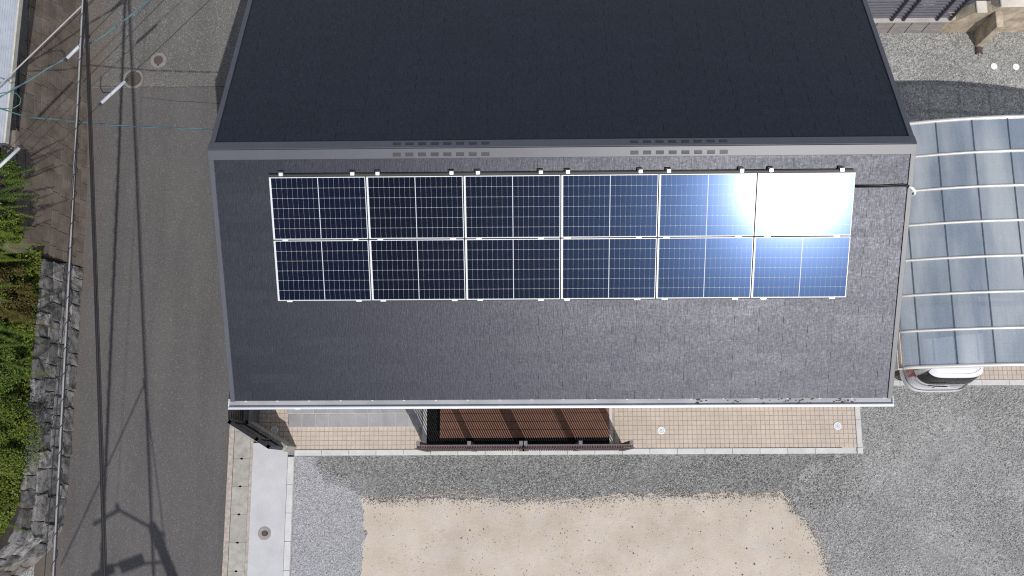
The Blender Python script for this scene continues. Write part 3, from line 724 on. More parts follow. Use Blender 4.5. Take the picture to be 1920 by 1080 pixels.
# manholes in the road
mh = thing('manhole_cover', 'round iron manhole cover ringed with concrete in the worn asphalt', 'manhole', None, (-9.95, 3.59, .004))
MAT['ring_dark'] = plain('ring_worn', (.19, .178, .165), .9, .2, 8, .3)
lathe('collar', [(.245, 0), (.243, .006), (.2, .007)], 'ring_dark', mh)
lathe('lid', [(.188, .004), (.188, .011), (.17, .012), (.165, .009), (.10, .009), (.09, .012), (.04, .012)], 'iron', mh)
mh = thing('valve_box', 'small iron valve lid with hinge tab in the worn asphalt', 'valve cover', None, (-9.38, 4.06, .004))
lathe('collar', [(.195, 0), (.19, .005), (.12, .006)], 'ring_dark', mh)
lathe('lid', [(.112, .003), (.112, .011), (.09, .012), (.05, .012)], 'iron', mh)
boxobj('hinge_tab', (-.03, .03, -.145, -.10, .006, .011), 'iron', mh)
tag(tubeobj('bent_wire', [(-10.72, 3.63, .03), (-10.71, 3.35, .02), (-10.64, 3.24, .02), (-10.55, 3.235, .02), (-10.34, 3.25, .03)], .008, 'black_rubber'), 'thin bent black wire lying on the road edge', 'wire')

# corner fence: diagonal wall with framed mesh panel, then a louvre run along the gutter
cf = thing('corner_fence', 'black framed screen on a low wall cutting the corner by the entrance', 'fence')
A = Vector((-5.76, -5.19)); B = Vector((-6.672, -4.63)); dv = (B - A).normalized(); nv = Vector((dv.y, -dv.x))
if nv.x < 0: nv = -nv    # inner side
def wallbox(name, p, q, n0, n1, z0, z1, mat, parent, bev=0):
    bm = bmesh.new(); d = (q - p).normalized(); nn = Vector((d.y, -d.x)); nn = nn if nn.x > 0 else -nn
    v = [bm.verts.new((*(e + nn * k), z)) for z in (z0, z1) for k in (n0, n1) for e in (p, q)]
    for f in ((0, 2, 3, 1), (4, 5, 7, 6), (0, 1, 5, 4), (2, 6, 7, 3), (0, 4, 6, 2), (1, 3, 7, 5)): bm.faces.new([v[i] for i in f])
    bmesh.ops.recalc_face_normals(bm, faces=bm.faces[:])
    if bev: bmesh.ops.bevel(bm, geom=bm.edges[:], offset=bev, segments=1, affect='EDGES')
    return link(name, mesh_of(bm, name), mat, parent)
lw = wallbox('low_wall', A, B, -.02, .12, 0, .86, 'conc_rough', cf, .006)
for z0, z1 in ((.9, .95), (1.86, 1.92)): wallbox('frame_rail', A + dv * .06, B, -.02, .05, z0, z1, 'alu_black', cf)
Ln = (B - A).length
for s in (.06, .34, Ln - .07): wallbox('frame_post', A + dv * s, A + dv * (s + .06), -.02, .05, .80, 1.92, 'alu_black', cf)
wallbox('lower_panel', A + dv * .11, A + dv * (Ln - .05), .012, .02, .955, 1.35, 'conc_dark', cf)
for k in range(22):
    z = 1.36 + k * .0228
    wallbox('mesh_bar', A + dv * .12, A + dv * (Ln - .07), .006, .016, z, z + .013, 'mesh_panel', cf)
wallbox('intercom', A + dv * .62, A + dv * .78, -.045, -.021, 1.25, 1.55, 'alu_gray', cf)
lf = thing('louvre_fence', 'black horizontal louvre fence on a dark wall beside the gutter covers', 'fence')
C0 = Vector((-6.672, -4.628)); C1 = Vector((-6.672, -.4))
wallbox('low_wall', C0, C1, -.005, .12, 0, .86, 'conc_dark', lf, .006)
for k in range(8):
    z = .93 + k * .125
    wallbox('louvre', C0 + Vector((0, .04)), C1, -.005, .03, z, z + .085, 'alu_black', lf)
for yy in (0, .38, 1.4, 2.4, 3.4, 4.15): wallbox('post', C0 + Vector((0, yy)), C0 + Vector((0, yy + .06)), .031, .085, .86, 1.92, 'alu_black', lf)

# ================================================================ CARPORT AND CAR
cpt = thing('carport', 'white framed carport with curved bluish translucent roof beside the house', 'carport')
CX0, CX1, CM, ZE, ZP = 6.80, 12.4, 9.6, 2.36, 2.88
def cz(x): return ZP - (ZP - ZE) * ((x - CM) / (CM - CX0)) ** 2
ys = [-3.66 + i * .715 for i in range(8)]
def arc_strip(name, y0, y1, dz0, dz1, mat, parent, xa=CX0, xb=CX1, n=28):
    bm = bmesh.new(); prev = None
    for i in range(n + 1):
        x = xa + (xb - xa) * i / n; z = cz(x)
        c = [bm.verts.new((x, y, z + d)) for y, d in ((y0, dz0), (y1, dz0), (y1, dz1), (y0, dz1))]
        if prev:
            for k in range(4):
                f = bm.faces.new((prev[k], prev[(k + 1) % 4], c[(k + 1) % 4], c[k])); f.smooth = k in (0, 2)
        else: bm.faces.new(c[::-1])
        prev = c
    bm.faces.new(prev); bmesh.ops.recalc_face_normals(bm, faces=bm.faces[:])
    return link(name, mesh_of(bm, name), mat, parent)
for i, y in enumerate(ys):
    wd = .03 if i in (0, 7) else .021
    arc_strip('rafter', y - wd, y + wd, -.03 if i not in (0, 7) else -.07, .035, 'alu_white', cpt)
def pane(y0, y1):
    bm = bmesh.new(); prev = None
    for i in range(29):
        x = CX0 + .03 + (CX1 - CX0 - .06) * i / 28; z = cz(x) + .006
        c = [bm.verts.new((x, y, z)) for y in (y0, y1)]
        if prev: f = bm.faces.new((prev[0], c[0], c[1], prev[1])); f.smooth = True
        prev = c
    return mesh_of(bm, 'roof_pane')
for a, b in zip(ys, ys[1:]): link('roof_pane', pane(a + .02, b - .02), 'carport_pane', cpt)
for x in (7.10, 7.75, 8.42, 9.1, 9.78, 10.46, 11.14, 11.8):
    boxobj('purlin', (x - .018, x + .018, ys[0], ys[-1], cz(x) - .045, cz(x) - .012), 'alu_gray', cpt)
    for ya, yb in zip(ys, ys[1:]): boxobj('pane_joint', (x - .012, x + .012, ya + .032, yb - .032, cz(x) + .003, cz(x) + .014), 'joint_strip', cpt)
for y in (-2.45, .25):
    arc_strip('beam', y - .05, y + .05, -.20, -.06, 'alu_white', cpt, CX0 + .02, CX1 - .02)
    for x in (6.9, 12.25): boxobj('post', (x - .055, x + .055, y - .055, y + .055, 0, cz(x) - .18), 'alu_white', cpt, .004)
for x0, x1 in ((6.70, 6.80), (12.4, 12.5)):
    gt = bmesh.new()
    box(gt, x0, x1, ys[0] - .03, ys[-1] + .03, 2.22, 2.235); box(gt, x0, x0 + .01, ys[0] - .03, ys[-1] + .03, 2.236, 2.38); box(gt, x1 - .01, x1, ys[0] - .03, ys[-1] + .03, 2.236, 2.34)
    box(gt, x0 + .011, x1 - .011, ys[0] - .03, ys[0] - .015, 2.236, 2.37)
    link('side_gutter', mesh_of(gt, 'side_gutter'), 'alu_white', cpt)
# parked car
car = thing('parked_car', 'white wagon with dark rear glass parked tail out under the carport', 'car', None, (8.2, -3.95, 0))
LV = [  # z, half width, rear y, front y, exponent
    (.22, .66, .10, 3.22, 4), (.30, .71, .05, 3.33, 4.5), (.45, .735, .0, 3.38, 5), (.58, .74, -.005, 3.39, 5), (.66, .738, .03, 3.38, 5),
    (.80, .737, .045, 3.34, 5), (.95, .73, .06, 3.20, 5), (1.01, .72, .065, 2.95, 5), (1.05, .705, .07, 2.62, 5), (1.20, .685, .095, 2.42, 5), (1.36, .66, .13, 2.22, 5), (1.50, .635, .17, 2.04, 5),
    (1.56, .615, .20, 1.96, 4.5), (1.60, .57, .26, 1.86, 4), (1.625, .47, .38, 1.70, 3.5), (1.632, .25, .65, 1.45, 3)]
def car_pt(z, th, off=0):
    for a, b in zip(LV, LV[1:]):
        if a[0] <= z <= b[0]: k = (z - a[0]) / (b[0] - a[0]); break
    hw, y0, y1, e = [a[i] + (b[i] - a[i]) * k for i in (1, 2, 3, 4)]
    c, s = cos(th), sin(th); cyy = (y0 + y1) / 2; hy = (y1 - y0) / 2
    ex = 2 / e
    return Vector(((hw + off) * math.copysign(abs(c) ** ex, c), cyy + (hy + off) * math.copysign(abs(s) ** ex, s), z))
def loft(name, zs, ths, off, mat, parent, closed=False, cap=False):
    bm = bmesh.new(); R = [[bm.verts.new(car_pt(z, t, off)) for t in ths] for z in zs]; n = len(ths)
    for A_, B_ in zip(R, R[1:]):
        for k in range(n if closed else n - 1):
            f = bm.faces.new((A_[k], A_[(k + 1) % n], B_[(k + 1) % n], B_[k])); f.smooth = True
    if cap: bm.faces.new(R[-1]); bm.faces.new(R[0][::-1])
    if not closed:
        bmesh.ops.recalc_face_normals(bm, faces=bm.faces[:])
    o = link(name, mesh_of(bm, name), mat, parent); return o
NTH = 96
zz = []
for a, b in zip(LV, LV[1:]): zz += [a[0], (a[0] + b[0]) / 2]
zz.append(LV[-1][0])
body = loft('body', zz, [2 * pi * k / NTH for k in range(NTH)], 0, 'paint', car, True, True)
def thr(a, b, n=18): return [radians(a + (b - a) * i / n) for i in range(n + 1)]
zr = [1.075, 1.15, 1.25, 1.35, 1.45, 1.52]
loft('rear_window', zr, thr(222, 318, 30), .006, 'glass_dark', car)
loft('windscreen', zr, thr(50, 130, 30), .006, 'glass_dark', car)
for a, b in ((-30, 0.5), (2.5, 30)): loft('side_window', zr, thr(a, b, 10), .006, 'glass_dark', car); loft('side_window', zr, thr(180 - b, 180 - a, 10), .006, 'glass_dark', car)
for a, b, c in ((208, 224, 231), (332, 316, 309)):
    loft('tail_lamp', [.72, .8, .9, 1.0, 1.05], thr(a, b, 8), .012, 'red', car)
    loft('reversing_lamp', [.86, .93, 1.0], thr(b, c, 5), .011, 'lamp_clear', car)
loft('rear_bumper', [.40, .47, .54, .61, .64], thr(205, 335, 36), .045, 'paint', car)
loft('bumper_top', [.642, .645], thr(205, 335, 36), .02, 'chrome', car)
for a, b in ((38, 52), (142, 128)): loft('headlamp', [.62, .75, .85, .92], thr(a, b, 8), .01, 'lamp_clear', car)
loft('tailgate_garnish', [.93, .955, .98], thr(235, 305, 20), .016, 'chrome', car)
boxobj('number_plate', (-.165, .165, .022, .034, .68, .82), 'lamp_clear', car)
tubeobj('rear_wiper', [(-.02, .028, 1.10), (-.30, .035, 1.115), (-.42, .05, 1.13)], .011, 'plastic', car)
loft('roof_spoiler', [1.53, 1.555, 1.58, 1.60], thr(225, 315, 24), .022, 'paint', car)
for x in (-.45, .45): boxobj('roof_rail', (x - .012, x + .012, .5, 1.75, 1.632, 1.645), 'chrome', car)
for y in (.62, 2.85):
    for s in (-1, 1):
        wh = cylobj('wheel', (s * .60, y, .28), (s * .748, y, .28), .28, 'black_rubber', car, None, 24)
        cylobj('rim', (s * .70, y, .28), (s * .754, y, .28), .18, 'chrome', wh, None, 18)
for s in (-1, 1):
    mr = boxobj('door_mirror', (s * .80 - .075, s * .80 + .075, 2.2, 2.3, .98, 1.12), 'paint', car, .02)

# ================================================================ NORTH-EAST WALLS
bw_ = thing('block_wall', 'low grey concrete block wall carrying the dark louvre fence', 'wall')
boxobj('core', (6.0, 9.17, 4.575, 4.68, 0, .50), 'grout_pale', bw_)
bmB = boxmesh('block', -.190, .190, -.07, .07, 0, .185, .004)
for c in range(3):
    for i in range(9):
        x = 9.17 - .19 - i * .40
        if x < 6: break
        link('block', bmB, 'cblock', bw_, (x - (.004 if c == 1 else 0), 4.62, c * .192))
boxobj('coping', (6.0, 9.21, 4.53, 4.71, .577, .635), 'cblock_cap', bw_, .006)
lv = thing('boundary_louvre', 'dark aluminium louvre fence standing on the grey block wall', 'fence')
for k in range(10): boxobj('louvre', (6.0, 9.22, 4.590, 4.628, .70 + k * .13, .735 + k * .13), 'louvre_blade', lv)
for x in (6.4, 7.86, 7.98 + .15, 8.9, 9.2): boxobj('post', (x - .024, x + .024, 4.545, 4.583, .636, 1.98), 'louvre', lv)
tw = thing('plaster_wall', 'old tan plaster wall with stepped top and a short buttress', 'wall')
bm = bmesh.new()
prof = [(9.175, 0), (9.175, .66), (9.29, .66), (9.36, .60), (9.62, 1.02), (9.86, 1.02), (9.95, 1.10), (10.05, 1.24), (14.0, 1.30), (14.0, 0)]
Af = [bm.verts.new((x, 4.555, z)) for x, z in prof]; Bf = [bm.verts.new((x, 4.80, z)) for x, z in prof]
bm.faces.new(Af); bm.faces.new(Bf[::-1])
for i in range(len(prof)): bm.faces.new((Af[i], Af[(i + 1) % len(prof)], Bf[(i + 1) % len(prof)], Bf[i]))
bmesh.ops.recalc_face_normals(bm, faces=bm.faces[:]); link('wall_body', mesh_of(bm, 'wall_body'), 'tan', tw)
boxobj('coping', (9.63, 9.87, 4.53, 4.82, 1.022, 1.07), 'tan_pale', tw, .015)
boxobj('coping', (10.03, 14.0, 4.52, 4.83, 1.302, 1.36), 'tan_pale', tw, .015)
boxobj('buttress', (10.03, 10.19, 4.17, 4.553, 0, 1.08), 'tan', tw, .01)
boxobj('ledge', (10.22, 10.5, 4.50, 4.553, .30, .345), 'tan_pale', tw, .006)
dp = thing('drain_pipe', 'short dark half-round drain pipe at the foot of the buttress', 'pipe', None, (10.1, 4.06, 0))
bm = bmesh.new(); 
for k in range(10):
    a0, a1 = pi * k / 10, pi * (k + 1) / 10
    v = [bm.verts.new((r_ * cos(a_), y_, r_ * sin(a_))) for y_ in (-.07, .09) for r_ in (.075, .09) for a_ in (a0, a1)]
    for f in ((0, 1, 3, 2), (4, 6, 7, 5), (0, 4, 5, 1), (2, 3, 7, 6)): bm.faces.new([v[i] for i in f])
link('pipe_shell', mesh_of(bm, 'pipe_shell'), 'iron', dp)
boxobj('pipe_back', (-.075, .075, .06, .07, 0, .07), 'hole', dp)

# ================================================================ WEST BANK: retaining walls, terrace, shed, shrubs
def along(path, s):
    for a, b in zip(path, path[1:]):
        a, b = Vector(a), Vector(b); L_ = (b - a).length
        if s <= L_: return a.lerp(b, s / L_), (b - a).normalized()
        s -= L_
    return b, (b - a).normalized()
def plen(path): return sum((Vector(b) - Vector(a)).length for a, b in zip(path, path[1:]))
def course_wall(root, path, slant, batter, rows, lens, mats, piece, meshes, gap, seed, depth=.16, jit=.02, rot=.03):
    """battered wall of separate pieces; the path runs so that the ground bank lies on its right"""
    r = random.Random(seed); T = plen(path); rh = slant / rows
    for k in range(rows):
        s = -r.uniform(0, lens[0]); kmid = (k + .5) * rh
        while s < T:
            L_ = r.uniform(*lens); a = max(0, s); b = min(T, s + L_)
            if b - a > .08:
                p, d = along(path, (a + b) / 2); nrm = Vector((-d.y, d.x))   # away from road
                up = Vector((nrm.x * sin(batter), nrm.y * sin(batter), cos(batter)))
                X = Vector((d.x, d.y, 0)); N = X.cross(up)    # outward
                if N.dot(Vector((nrm.x, nrm.y, 0))) > 0: N = -N
                M_ = Matrix((X, N, up)).transposed() if False else Matrix(((X.x, N.x, up.x), (X.y, N.y, up.y), (X.z, N.z, up.z)))
                q = M_.to_quaternion() @ Euler((r.uniform(-rot, rot), r.uniform(-rot, rot), r.uniform(-rot, rot))).to_quaternion()
                pos = Vector((p.x, p.y, 0)) + up * kmid + N * (r.uniform(-jit, jit) - depth / 2)
                o = bpy.data.objects.new(piece, r.choice(meshes)); COL.objects.link(o); o.parent = root
                if not o.data.materials: o.data.materials.append(MAT[mats])
                o.location = pos; o.rotation_mode = 'QUATERNION'; o.rotation_quaternion = q
                o.scale = (b - a - gap, depth, rh - gap)
            s += L_
def core(path, h, batter, back, mat, name, parent, ins=.05):
    bm = bmesh.new(); prev = None
    for i, p in enumerate(path):
        p = Vector(p); d = (Vector(path[min(i + 1, len(path) - 1)]) - Vector(path[max(i - 1, 0)])).normalized(); n_ = Vector((-d.y, d.x))
        t = math.tan(batter)
        sec = [p + n_ * ins, p + n_ * (ins + h * t), p + n_ * (ins + h * t + back), p + n_ * (ins + back)]
        c = [bm.verts.new((*sec[0], -.05)), bm.verts.new((*sec[1], h)), bm.verts.new((*sec[2], h)), bm.verts.new((*sec[3], -.05))]
        if prev:
            for k in range(4): bm.faces.new((prev[k], prev[(k + 1) % 4], c[(k + 1) % 4], c[k]))
        else: bm.faces.new(c)
        prev = c
    bm.faces.new(prev[::-1]); bmesh.ops.recalc_face_normals(bm, faces=bm.faces[:])
    return link(name, mesh_of(bm, name), mat, parent)
def rough_block(seed, amp, bev):
    r = random.Random(seed); bm = bmesh.new(); box(bm, -.5, .5, -.5, .5, -.5, .5)
    bmesh.ops.bevel(bm, geom=bm.edges[:], offset=bev, segments=1, affect='EDGES')
    if amp > .01: bmesh.ops.subdivide_edges(bm, edges=bm.edges[:], cuts=1, use_grid_fill=True)
    for v in bm.verts: v.co += Vector((r.uniform(-amp, amp), r.uniform(-amp, amp) * 1.6, r.uniform(-amp, amp)))
    return mesh_of(bm, 'stone')
# path direction: bank must lie to the left of travel (n = (-dy, dx)); walking north the left side is west
bp = [(-10.80, -1.0), (-10.83, .8), (-11.0, 2.9), (-11.2, 5.64), (-11.45, 9.0)]
rb = thing('block_retaining_wall', 'weathered brown block retaining wall leaning back beside the road', 'wall')
core(bp, 2.02, .27, .3, 'joint', 'wall_core', rb, .075)
rblocks = [rough_block(40 + i, .004, .012) for i in range(4)]
for b_ in rblocks: b_.name = 'block'
course_wall(rb, bp, 2.10, .27, 10, (.40, .42), 'block', 'block', rblocks, .012, 21, .15, .006, .006)
spth = [(-11.9, -8.05), (-11.57, -7.79), (-11.25, -7.53), (-10.92, -7.25), (-10.74, -6.85), (-10.69, -6.12), (-10.70, -5.32), (-10.73, -3.79), (-10.73, -2.46), (-10.78, -1.02)]
sw = thing('stone_retaining_wall', 'grey rough stone retaining wall curving away under the shrubs', 'wall')
core(spth, 1.36, .16, .35, 'soil_dark', 'wall_core', sw, .09)
stones = [rough_block(60 + i, .035, .075) for i in range(12)]
course_wall(sw, spth, 1.40, .17, 4, (.26, .62), 'stone', 'stone', stones, .006, 35, .26, .03, .04)
# bank of earth behind the walls
bm = bmesh.new()
bank = [(-40, -40), (-12.4, -40), (-12.25, -8.2), (-11.9, -7.9), (-11.5, -7.5), (-11.22, -7.0), (-11.1, -6.1), (-11.1, -1.0), (-11.35, -.9), (-11.45, .8), (-11.6, 2.9), (-11.8, 5.64), (-12.1, 9), (-12.2, 40), (-40, 40)]
f_ = bm.faces.new([bm.verts.new((x, y, -.02)) for x, y in bank]); q = bmesh.ops.extrude_face_region(bm, geom=[f_])
for v in q['geom']:
    if isinstance(v, bmesh.types.BMVert): v.co.z = 1.34
bmesh.ops.recalc_face_normals(bm, faces=bm.faces[:]); bmesh.ops.triangulate(bm, faces=bm.faces[:])
link('terrain', mesh_of(bm, 'terrain'), 'soil_dark')['kind'] = 'structure'
tag(boxobj('terrain', (-40, -11.72, -.85, 40, 1.3, 1.97), 'soil_dark'), None, None, None, 'structure')
# shed with corrugated roof
sh = thing('corrugated_shed', 'shed with pale corrugated sheet roof above the block retaining wall', 'shed')
bm = bmesh.new(); prev = None; p_ = .05; i = 0; x = -15.5
while x < -11.2:
    z = 3.0 + .18 * (x + 11.2) / -4.0 + .010 * (1 if i % 2 else -1)
    c = [bm.verts.new((x, y, z - (.12 if y < 2 else 0))) for y in (.98, 9.5)]
    if prev: bm.faces.new((prev[0], c[0], c[1], prev[1]))
    prev = c; x += p_ / 2; i += 1
bm.normal_update()
link('roof_sheet', mesh_of(bm, 'roof_sheet'), 'shed', sh)
boxobj('edge_trim', (-11.20, -11.165, .97, 9.5, 2.86, 2.995), 'shed_edge', sh)
boxobj('wall', (-15.3, -11.6, 1.2, 9.3, 1.9, 2.86), 'conc_dark', sh)
# shrubs
def shrub(name, label, c, rad, n, leaf, mat, seed, shoots=0, group=None, clumps=26):
    r = random.Random(seed); c = Vector(c); root = thing(name, label, 'shrub', group, (c.x, c.y, 1.34))
    V, Fc = [], []
    def leafq(p, nrm, L_, W_):
        a = nrm.orthogonal().normalized(); a.rotate(Matrix.Rotation(r.uniform(0, 6.28), 3, nrm)); b = nrm.cross(a)
        i = len(V); dn = nrm * L_ * .18
        V.extend([p - a * L_ * .5 - dn, p + b * W_ * .5, p + a * L_ * .5 - dn, p - b * W_ * .5]); Fc.append((i, i + 1, i + 2, i + 3))
    cl = []
    for _ in range(clumps):
        th = r.uniform(0, 2 * pi); ph = math.acos(r.uniform(-.15, 1)); k = r.uniform(.55, 1.0)
        cl.append((Vector((rad[0] * k * sin(ph) * cos(th), rad[1] * k * sin(ph) * sin(th), rad[2] * k * cos(ph))), r.uniform(.15, .34) * min(rad)))
    for _ in range(n):
        cc, rc_ = r.choice(cl); d = Vector((r.gauss(0, 1), r.gauss(0, 1), r.gauss(.35, 1))).normalized()
        p = cc + d * rc_ * 1.25 * r.uniform(.35, 1) ** .5; p.z = max(p.z, -.9)
        nr = (d * .6 + Vector((0, 0, .75)) + Vector((r.gauss(0, .45), r.gauss(0, .45), r.gauss(0, .3)))).normalized()
        leafq(p + c - Vector((c.x, c.y, 1.34)), nr, leaf * r.uniform(.7, 1.35), leaf * r.uniform(.4, .6))
    for _ in range(shoots):
        th = r.uniform(-.9, .7); L_ = r.uniform(.5, 1.1); b = Vector((rad[0] * .6, r.uniform(-rad[1] * .8, rad[1] * .8), rad[2] * r.uniform(.3, .9))) + c - Vector((c.x, c.y, 1.34))
        d = Vector((cos(th * .5), sin(th * .5), r.uniform(-.05, .35))).normalized(); m_ = int(L_ / .028)
        for j in range(m_):
            p = b + d * (j * .028) + Vector((0, 0, -.25 * (j * .028) ** 2))
            for s in (-1, 1):
                sd = Vector((-d.y, d.x, 0)) * s; i = len(V); ll = .085 * (1 - .65 * j / m_); e = p + (sd * .8 + d * .6) * ll
                V.extend([p, p + d * .012, e, p - d * .012]); Fc.append((i, i + 1, i + 2, i + 3))
    me = bpy.data.meshes.new('crown'); me.from_pydata([tuple(v) for v in V], [], Fc); me.update(); link('crown', me, mat, root)
    tb = bmesh.new()
    for _ in range(6):
        e = Vector((r.uniform(-.6, .6) * rad[0], r.uniform(-.6, .6) * rad[1], c.z - 1.34 + r.uniform(0, .5) * rad[2])); st = Vector((r.uniform(-.1, .1), r.uniform(-.1, .1), 0))
        tube(tb, [st, st.lerp(e, .5) + Vector((r.uniform(-.05, .05), 0, .06)), e], .016, 6)
    link('stem', mesh_of(tb, 'stem'), 'bark', root)
    return root
SG = 'shrubs on the stone wall'
shrub('shrub', 'arching feathery shrub beside the shed with long fern-like shoots', (-11.62, -.95, 2.6), (.66, .85, .85), 15000, .07, 'leaf_yellow', 1, 16, SG, 44)
shrub('shrub', 'dark drooping shrub tucked against the shed end', (-11.55, .25, 2.5), (.5, .6, .5), 7000, .06, 'leaf', 9, 6, SG, 24)
shrub('shrub', 'shrub with reddish leaf tips above the dark shaded wall', (-11.45, -1.95, 1.8), (.50, .85, .55), 8000, .055, 'leaf_red', 2, 4, SG, 30)
shrub('shrub', 'bright leafy shrub behind the reddish shrub', (-12.2, -2.0, 2.2), (.9, .9, .75), 10000, .065, 'leaf_yellow', 7, 5, SG, 36)
shrub('shrub', 'dark green shrub with thin shoots between reddish and clipped shrubs', (-11.75, -3.35, 1.85), (.9, .95, .75), 12000, .06, 'leaf', 3, 9, SG, 40)
shrub('clipped_shrub', 'dense bright green shrub spilling over the straight stone wall', (-11.62, -4.95, 1.75), (.95, 1.0, .72), 16000, .05, 'leaf_yellow', 4, 0, SG, 60)
shrub('clipped_shrub', 'low yellow-green shrub where the stone wall begins to curve', (-11.85, -6.25, 1.65), (.80, .75, .50), 10000, .046, 'leaf_yellow', 5, 1, SG, 44)
shrub('shrub', 'dark leafy shrub set back behind the bright clipped one', (-13.0, -4.2, 2.1), (1.0, 2.4, .8), 10000, .075, 'leaf', 6, 4, SG, 36)
shrub('shrub', 'small olive shrub at the curving end of the stone wall', (-12.45, -7.2, 1.6), (.6, .6, .42), 5000, .05, 'leaf_red', 8, 0, SG, 24)

def cover():
    r = random.Random(77); V, Fc = [], []
    for _ in range(20000):
        y = r.uniform(-9.5, -.9); e = -11.02 if y > -6.2 else -11.02 - (abs(y + 6.2)) ** 1.4 * .5
        x = e - abs(r.gauss(0, .55)) - .02; z = 1.38 + abs(r.gauss(0, .08)) + (.10 if x < e - .15 else 0)
        n = Vector((r.gauss(0, .5), r.gauss(0, .5), 1)).normalized(); a = n.orthogonal().normalized(); a.rotate(Matrix.Rotation(r.uniform(0, 6.28), 3, n)); b = n.cross(a)
        L_ = r.uniform(.035, .085); p = Vector((x, y, z)); i = len(V)
        V.extend([p - a * L_ * .5, p + b * L_ * .28, p + a * L_ * .5, p - b * L_ * .28]); Fc.append((i, i + 1, i + 2, i + 3))
    me = bpy.data.meshes.new('ground_cover'); me.from_pydata([tuple(v) for v in V], [], Fc); me.update(); return me
tag(link('ground_cover', cover(), 'leaf_yellow'), 'low mixed leaves covering the bank behind the stone wall', 'ground cover', None, 'stuff')

# ================================================================ OVERHEAD LINES
def sag(a, b, dz, n=24):
    a, b = Vector(a), Vector(b); return [a.lerp(b, i / n) + Vector((0, 0, -4 * dz * (i / n) * (1 - i / n))) for i in range(n + 1)]
def ext(a, b, t0, t1):
    a, b = Vector(a), Vector(b); return a + (b - a) * t0, a + (b - a) * t1
a, b = ext((-8.38, 2.47, 5.9), (-7.27, -7.22, 5.9), -1.5, 1.58)
bkc = tag(tubeobj('black_cable', sag(a, b, .12), .026, 'cable_black'), 'thick black overhead cable running along the road', 'cable')
a2, b2 = a + Vector((.06, 0, .05)), b + Vector((.06, 0, .05)); tubeobj('messenger_wire', sag(a2, b2, .12), .008, 'cable_black', bkc, 6)
a, b = ext((-8.37, 2.47, 6.0), (-8.02, -7.22, 6.0), -1.5, 1.55)
gc = tag(tubeobj('grey_cable', sag(a, b, .1), .024, 'cable_gray'), 'grey overhead cable with spiral hanger running beside the black one', 'cable')
A_ = sag(a + Vector((.04, 0, .05)), b + Vector((.04, 0, .05)), .1, 40); tubeobj('messenger_wire', A_, .013, 'cable_black', gc, 6)
spm = bmesh.new(); d_ = (b - a); nl = d_.length; k = 0; pts_ = []
for i in range(int(nl * 22)):
    t = i / (nl * 22); p = a.lerp(b, t) + Vector((0, 0, -4 * .1 * t * (1 - t))); an = 2 * pi * (i / 22) / .42
    pts_.append(p + Vector((.045 * cos(an), 0, .045 * sin(an))))
tube(spm, pts_, .006, 4); link('spiral_hanger', mesh_of(spm, 'spiral_hanger'), 'cable_black', gc)
# utility pole south of the view, with its arms and cable closures
PB = Vector((-5.78, -12.96, 0))
up = thing('utility_pole', 'concrete utility pole with cross-arms and a transformer beside the road', 'utility pole', None, PB)
cylobj('mast', (0, 0, -.3), (0, 0, 9.05), .17, 'pole', up, .10, 20)
cylobj('pole_band', (0, 0, 8.45), (0, 0, 8.9), .115, 'steel', up, .112, 20)
arm_e = Vector((-.80, .42, 8.95)); bm = bmesh.new(); tube(bm, [(.25, -.12, 8.95), arm_e], .035, 6); link('cross_arm', mesh_of(bm, 'cross_arm'), 'steel', up)
bm = bmesh.new(); tube(bm, [arm_e, arm_e + Vector((-.55, -.28, -.05))], .04, 6); link('cross_arm', mesh_of(bm, 'cross_arm'), 'steel', up)
cylobj('insulator', arm_e, arm_e + Vector((0, 0, .14)), .045, 'pvc', up)
bm = bmesh.new(); tube(bm, [(0, 0, 7.95), (-1.45, -.05, 7.9)], .03, 6); link('cross_arm', mesh_of(bm, 'cross_arm'), 'steel', up)
bm = bmesh.new(); cyl(bm, (-.50, .03, 8.0), (-1.0, -.12, 7.96), .11, .11, 14); link('cable_closure', mesh_of(bm, 'cable_closure'), 'plastic', up)
bm = bmesh.new(); cyl(bm, (-1.15, -.12, 7.95), (-1.6, -.3, 7.9), .09, .09, 14); link('cable_closure', mesh_of(bm, 'cable_closure'), 'plastic', up)
cylobj('transformer', (-.02, -.30, 6.2), (-.02, -.30, 6.9), .19, 'steel', up)
at = PB + arm_e + Vector((0, 0, .14))
aw, bw2 = at, Vector((-7.05, 14, 9.05))
tag(tubeobj('power_line', sag(aw, bw2, .15), .006, 'cable_black', None, 6), 'thin black power line from the pole arm along the road', 'cable')
tag(tubeobj('branch_wire', sag((-7.225, -7.73, 5.90), (-8.76, -11.62, 5.9), .02), .015, 'cable_black', None, 6), 'thin black wire branching from the thick overhead cable', 'cable')
tag(tubeobj('pole_span', sag(PB + Vector((0, 0, 7.9)), (-7.25, -7.6, 5.93), .05), .012, 'cable_black', None, 6), 'thin black wire between the utility pole and the overhead cable', 'cable')
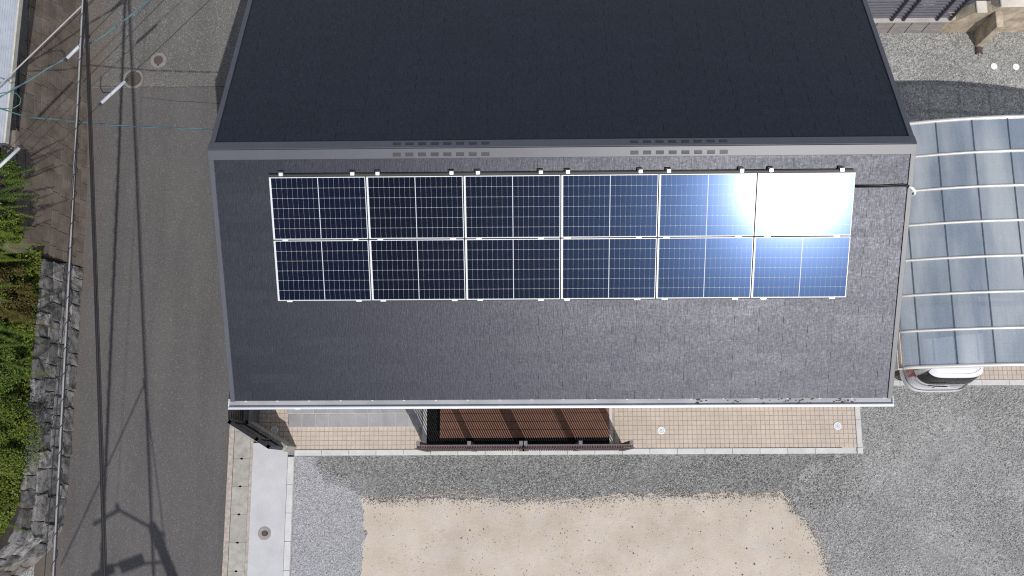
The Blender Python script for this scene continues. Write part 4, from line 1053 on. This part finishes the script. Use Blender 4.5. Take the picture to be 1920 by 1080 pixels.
# service drops crossing the road, some with pale cable guards
def drop(label, pts2, h, r, mat, t0, t1, guard=None, sagz=.05):
    a, b = Vector((*pts2[0], h)), Vector((*pts2[1], h)); p, q = ext(a, b, t0, t1); p.z -= 0; q.z += 0
    o = tag(tubeobj('service_wire', sag(p, q, 0), r, mat, None, 6), label, 'cable', 'service wires over the road')
    if guard:
        g0, g1 = Vector((*guard[0], h)), Vector((*guard[1], h)); d = (g1 - g0).normalized()
        gd = cylobj('cable_guard', g0, g1, .029, 'tube', o, None, 14)
        for e, s in ((g0, -1), (g1, 1)): cylobj('guard_end', e, e + d * s * .06, .026, 'plastic', o, None, 12)
    return o
drop('thin dark wire with pale guard tube passing over the manhole cover', ((-8.39, .34), (-6.24, 2.65)), 5.6, .007, 'cable_black', -.9, 1.3, ((-8.04, .72), (-7.65, 1.12)))
drop('thin dark wire with pale guard tube crossing the thick black cable', ((-8.72, 1.56), (-7.85, 2.57)), 5.6, .007, 'cable_black', -.02, 3.2, ((-8.72, 1.56), (-8.39, 1.94)))
drop('thin dark wire with pale guard tube below the shed corner', ((-9.95, -.29), (-7.23, 2.87)), 5.2, .007, 'cable_black', -.4, 1.3, ((-10.1, -.45), (-9.63, .05)))
drop('pale grey wire crossing above the corrugated shed roof', ((-10.1, 1.24), (-8.63, 2.89)), 5.2, .015, 'cable_pale', -.6, 1.9)
def twisted(label, pts, r=.011):
    P = [Vector(p) for p in pts]; D_ = []
    for a, b in zip(P, P[1:]):
        k = max(2, int((b - a).length / .03)); D_ += [a.lerp(b, j / k) for j in range(k)]
    D_.append(P[-1]); o = None
    for m_, ph in (('teal', 0), ('blue', pi)):
        pt_ = []
        for i, p in enumerate(D_):
            d = (D_[min(i + 1, len(D_) - 1)] - D_[max(i - 1, 0)]).normalized(); a = d.cross(Vector((0, 0, 1))).normalized(); b = a.cross(d); an = i * .28 + ph
            pt_.append(p + (a * cos(an) + b * sin(an)) * r * .9)
        if o is None: o = tag(tubeobj('twisted_wire', pt_, r, m_, None, 6), label, 'cable')
        else: tubeobj('second_strand', pt_, r, m_, o, 6)
    return o
twisted('teal and blue twisted wire slanting over the shed and road', [(-11.2, .3, 5.3), (-9.96, .93, 5.4), (-9.58, 1.17, 5.4), (-8.86, 1.65, 5.4), (-8.1, 2.15, 5.4), (-7.41, 2.77, 5.4), (-5.2, 4.9, 5.5)], .0105)
twisted('teal twisted service wire reaching the house gable', [(-11.0, 1.25, 4.65), (-10.41, 1.04, 4.6), (-9.94, .88, 4.57), (-8.78, .76, 4.56), (-7.98, .67, 4.58), (-6.3, .575, 4.62)], .008)
tag(tubeobj('wire_loop', [(-10.5, 1.2, 4.8), (-10.32, 1.25, 4.8), (-10.12, 1.28, 4.8), (-10.0, 1.24, 4.8), (-9.92, 1.14, 4.8), (-9.93, 1.03, 4.8), (-10.04, .96, 4.8), (-10.3, .95, 4.8)], .009, 'teal', None, 6), 'loose loop of teal wire hanging beside the shed roof edge', 'cable')
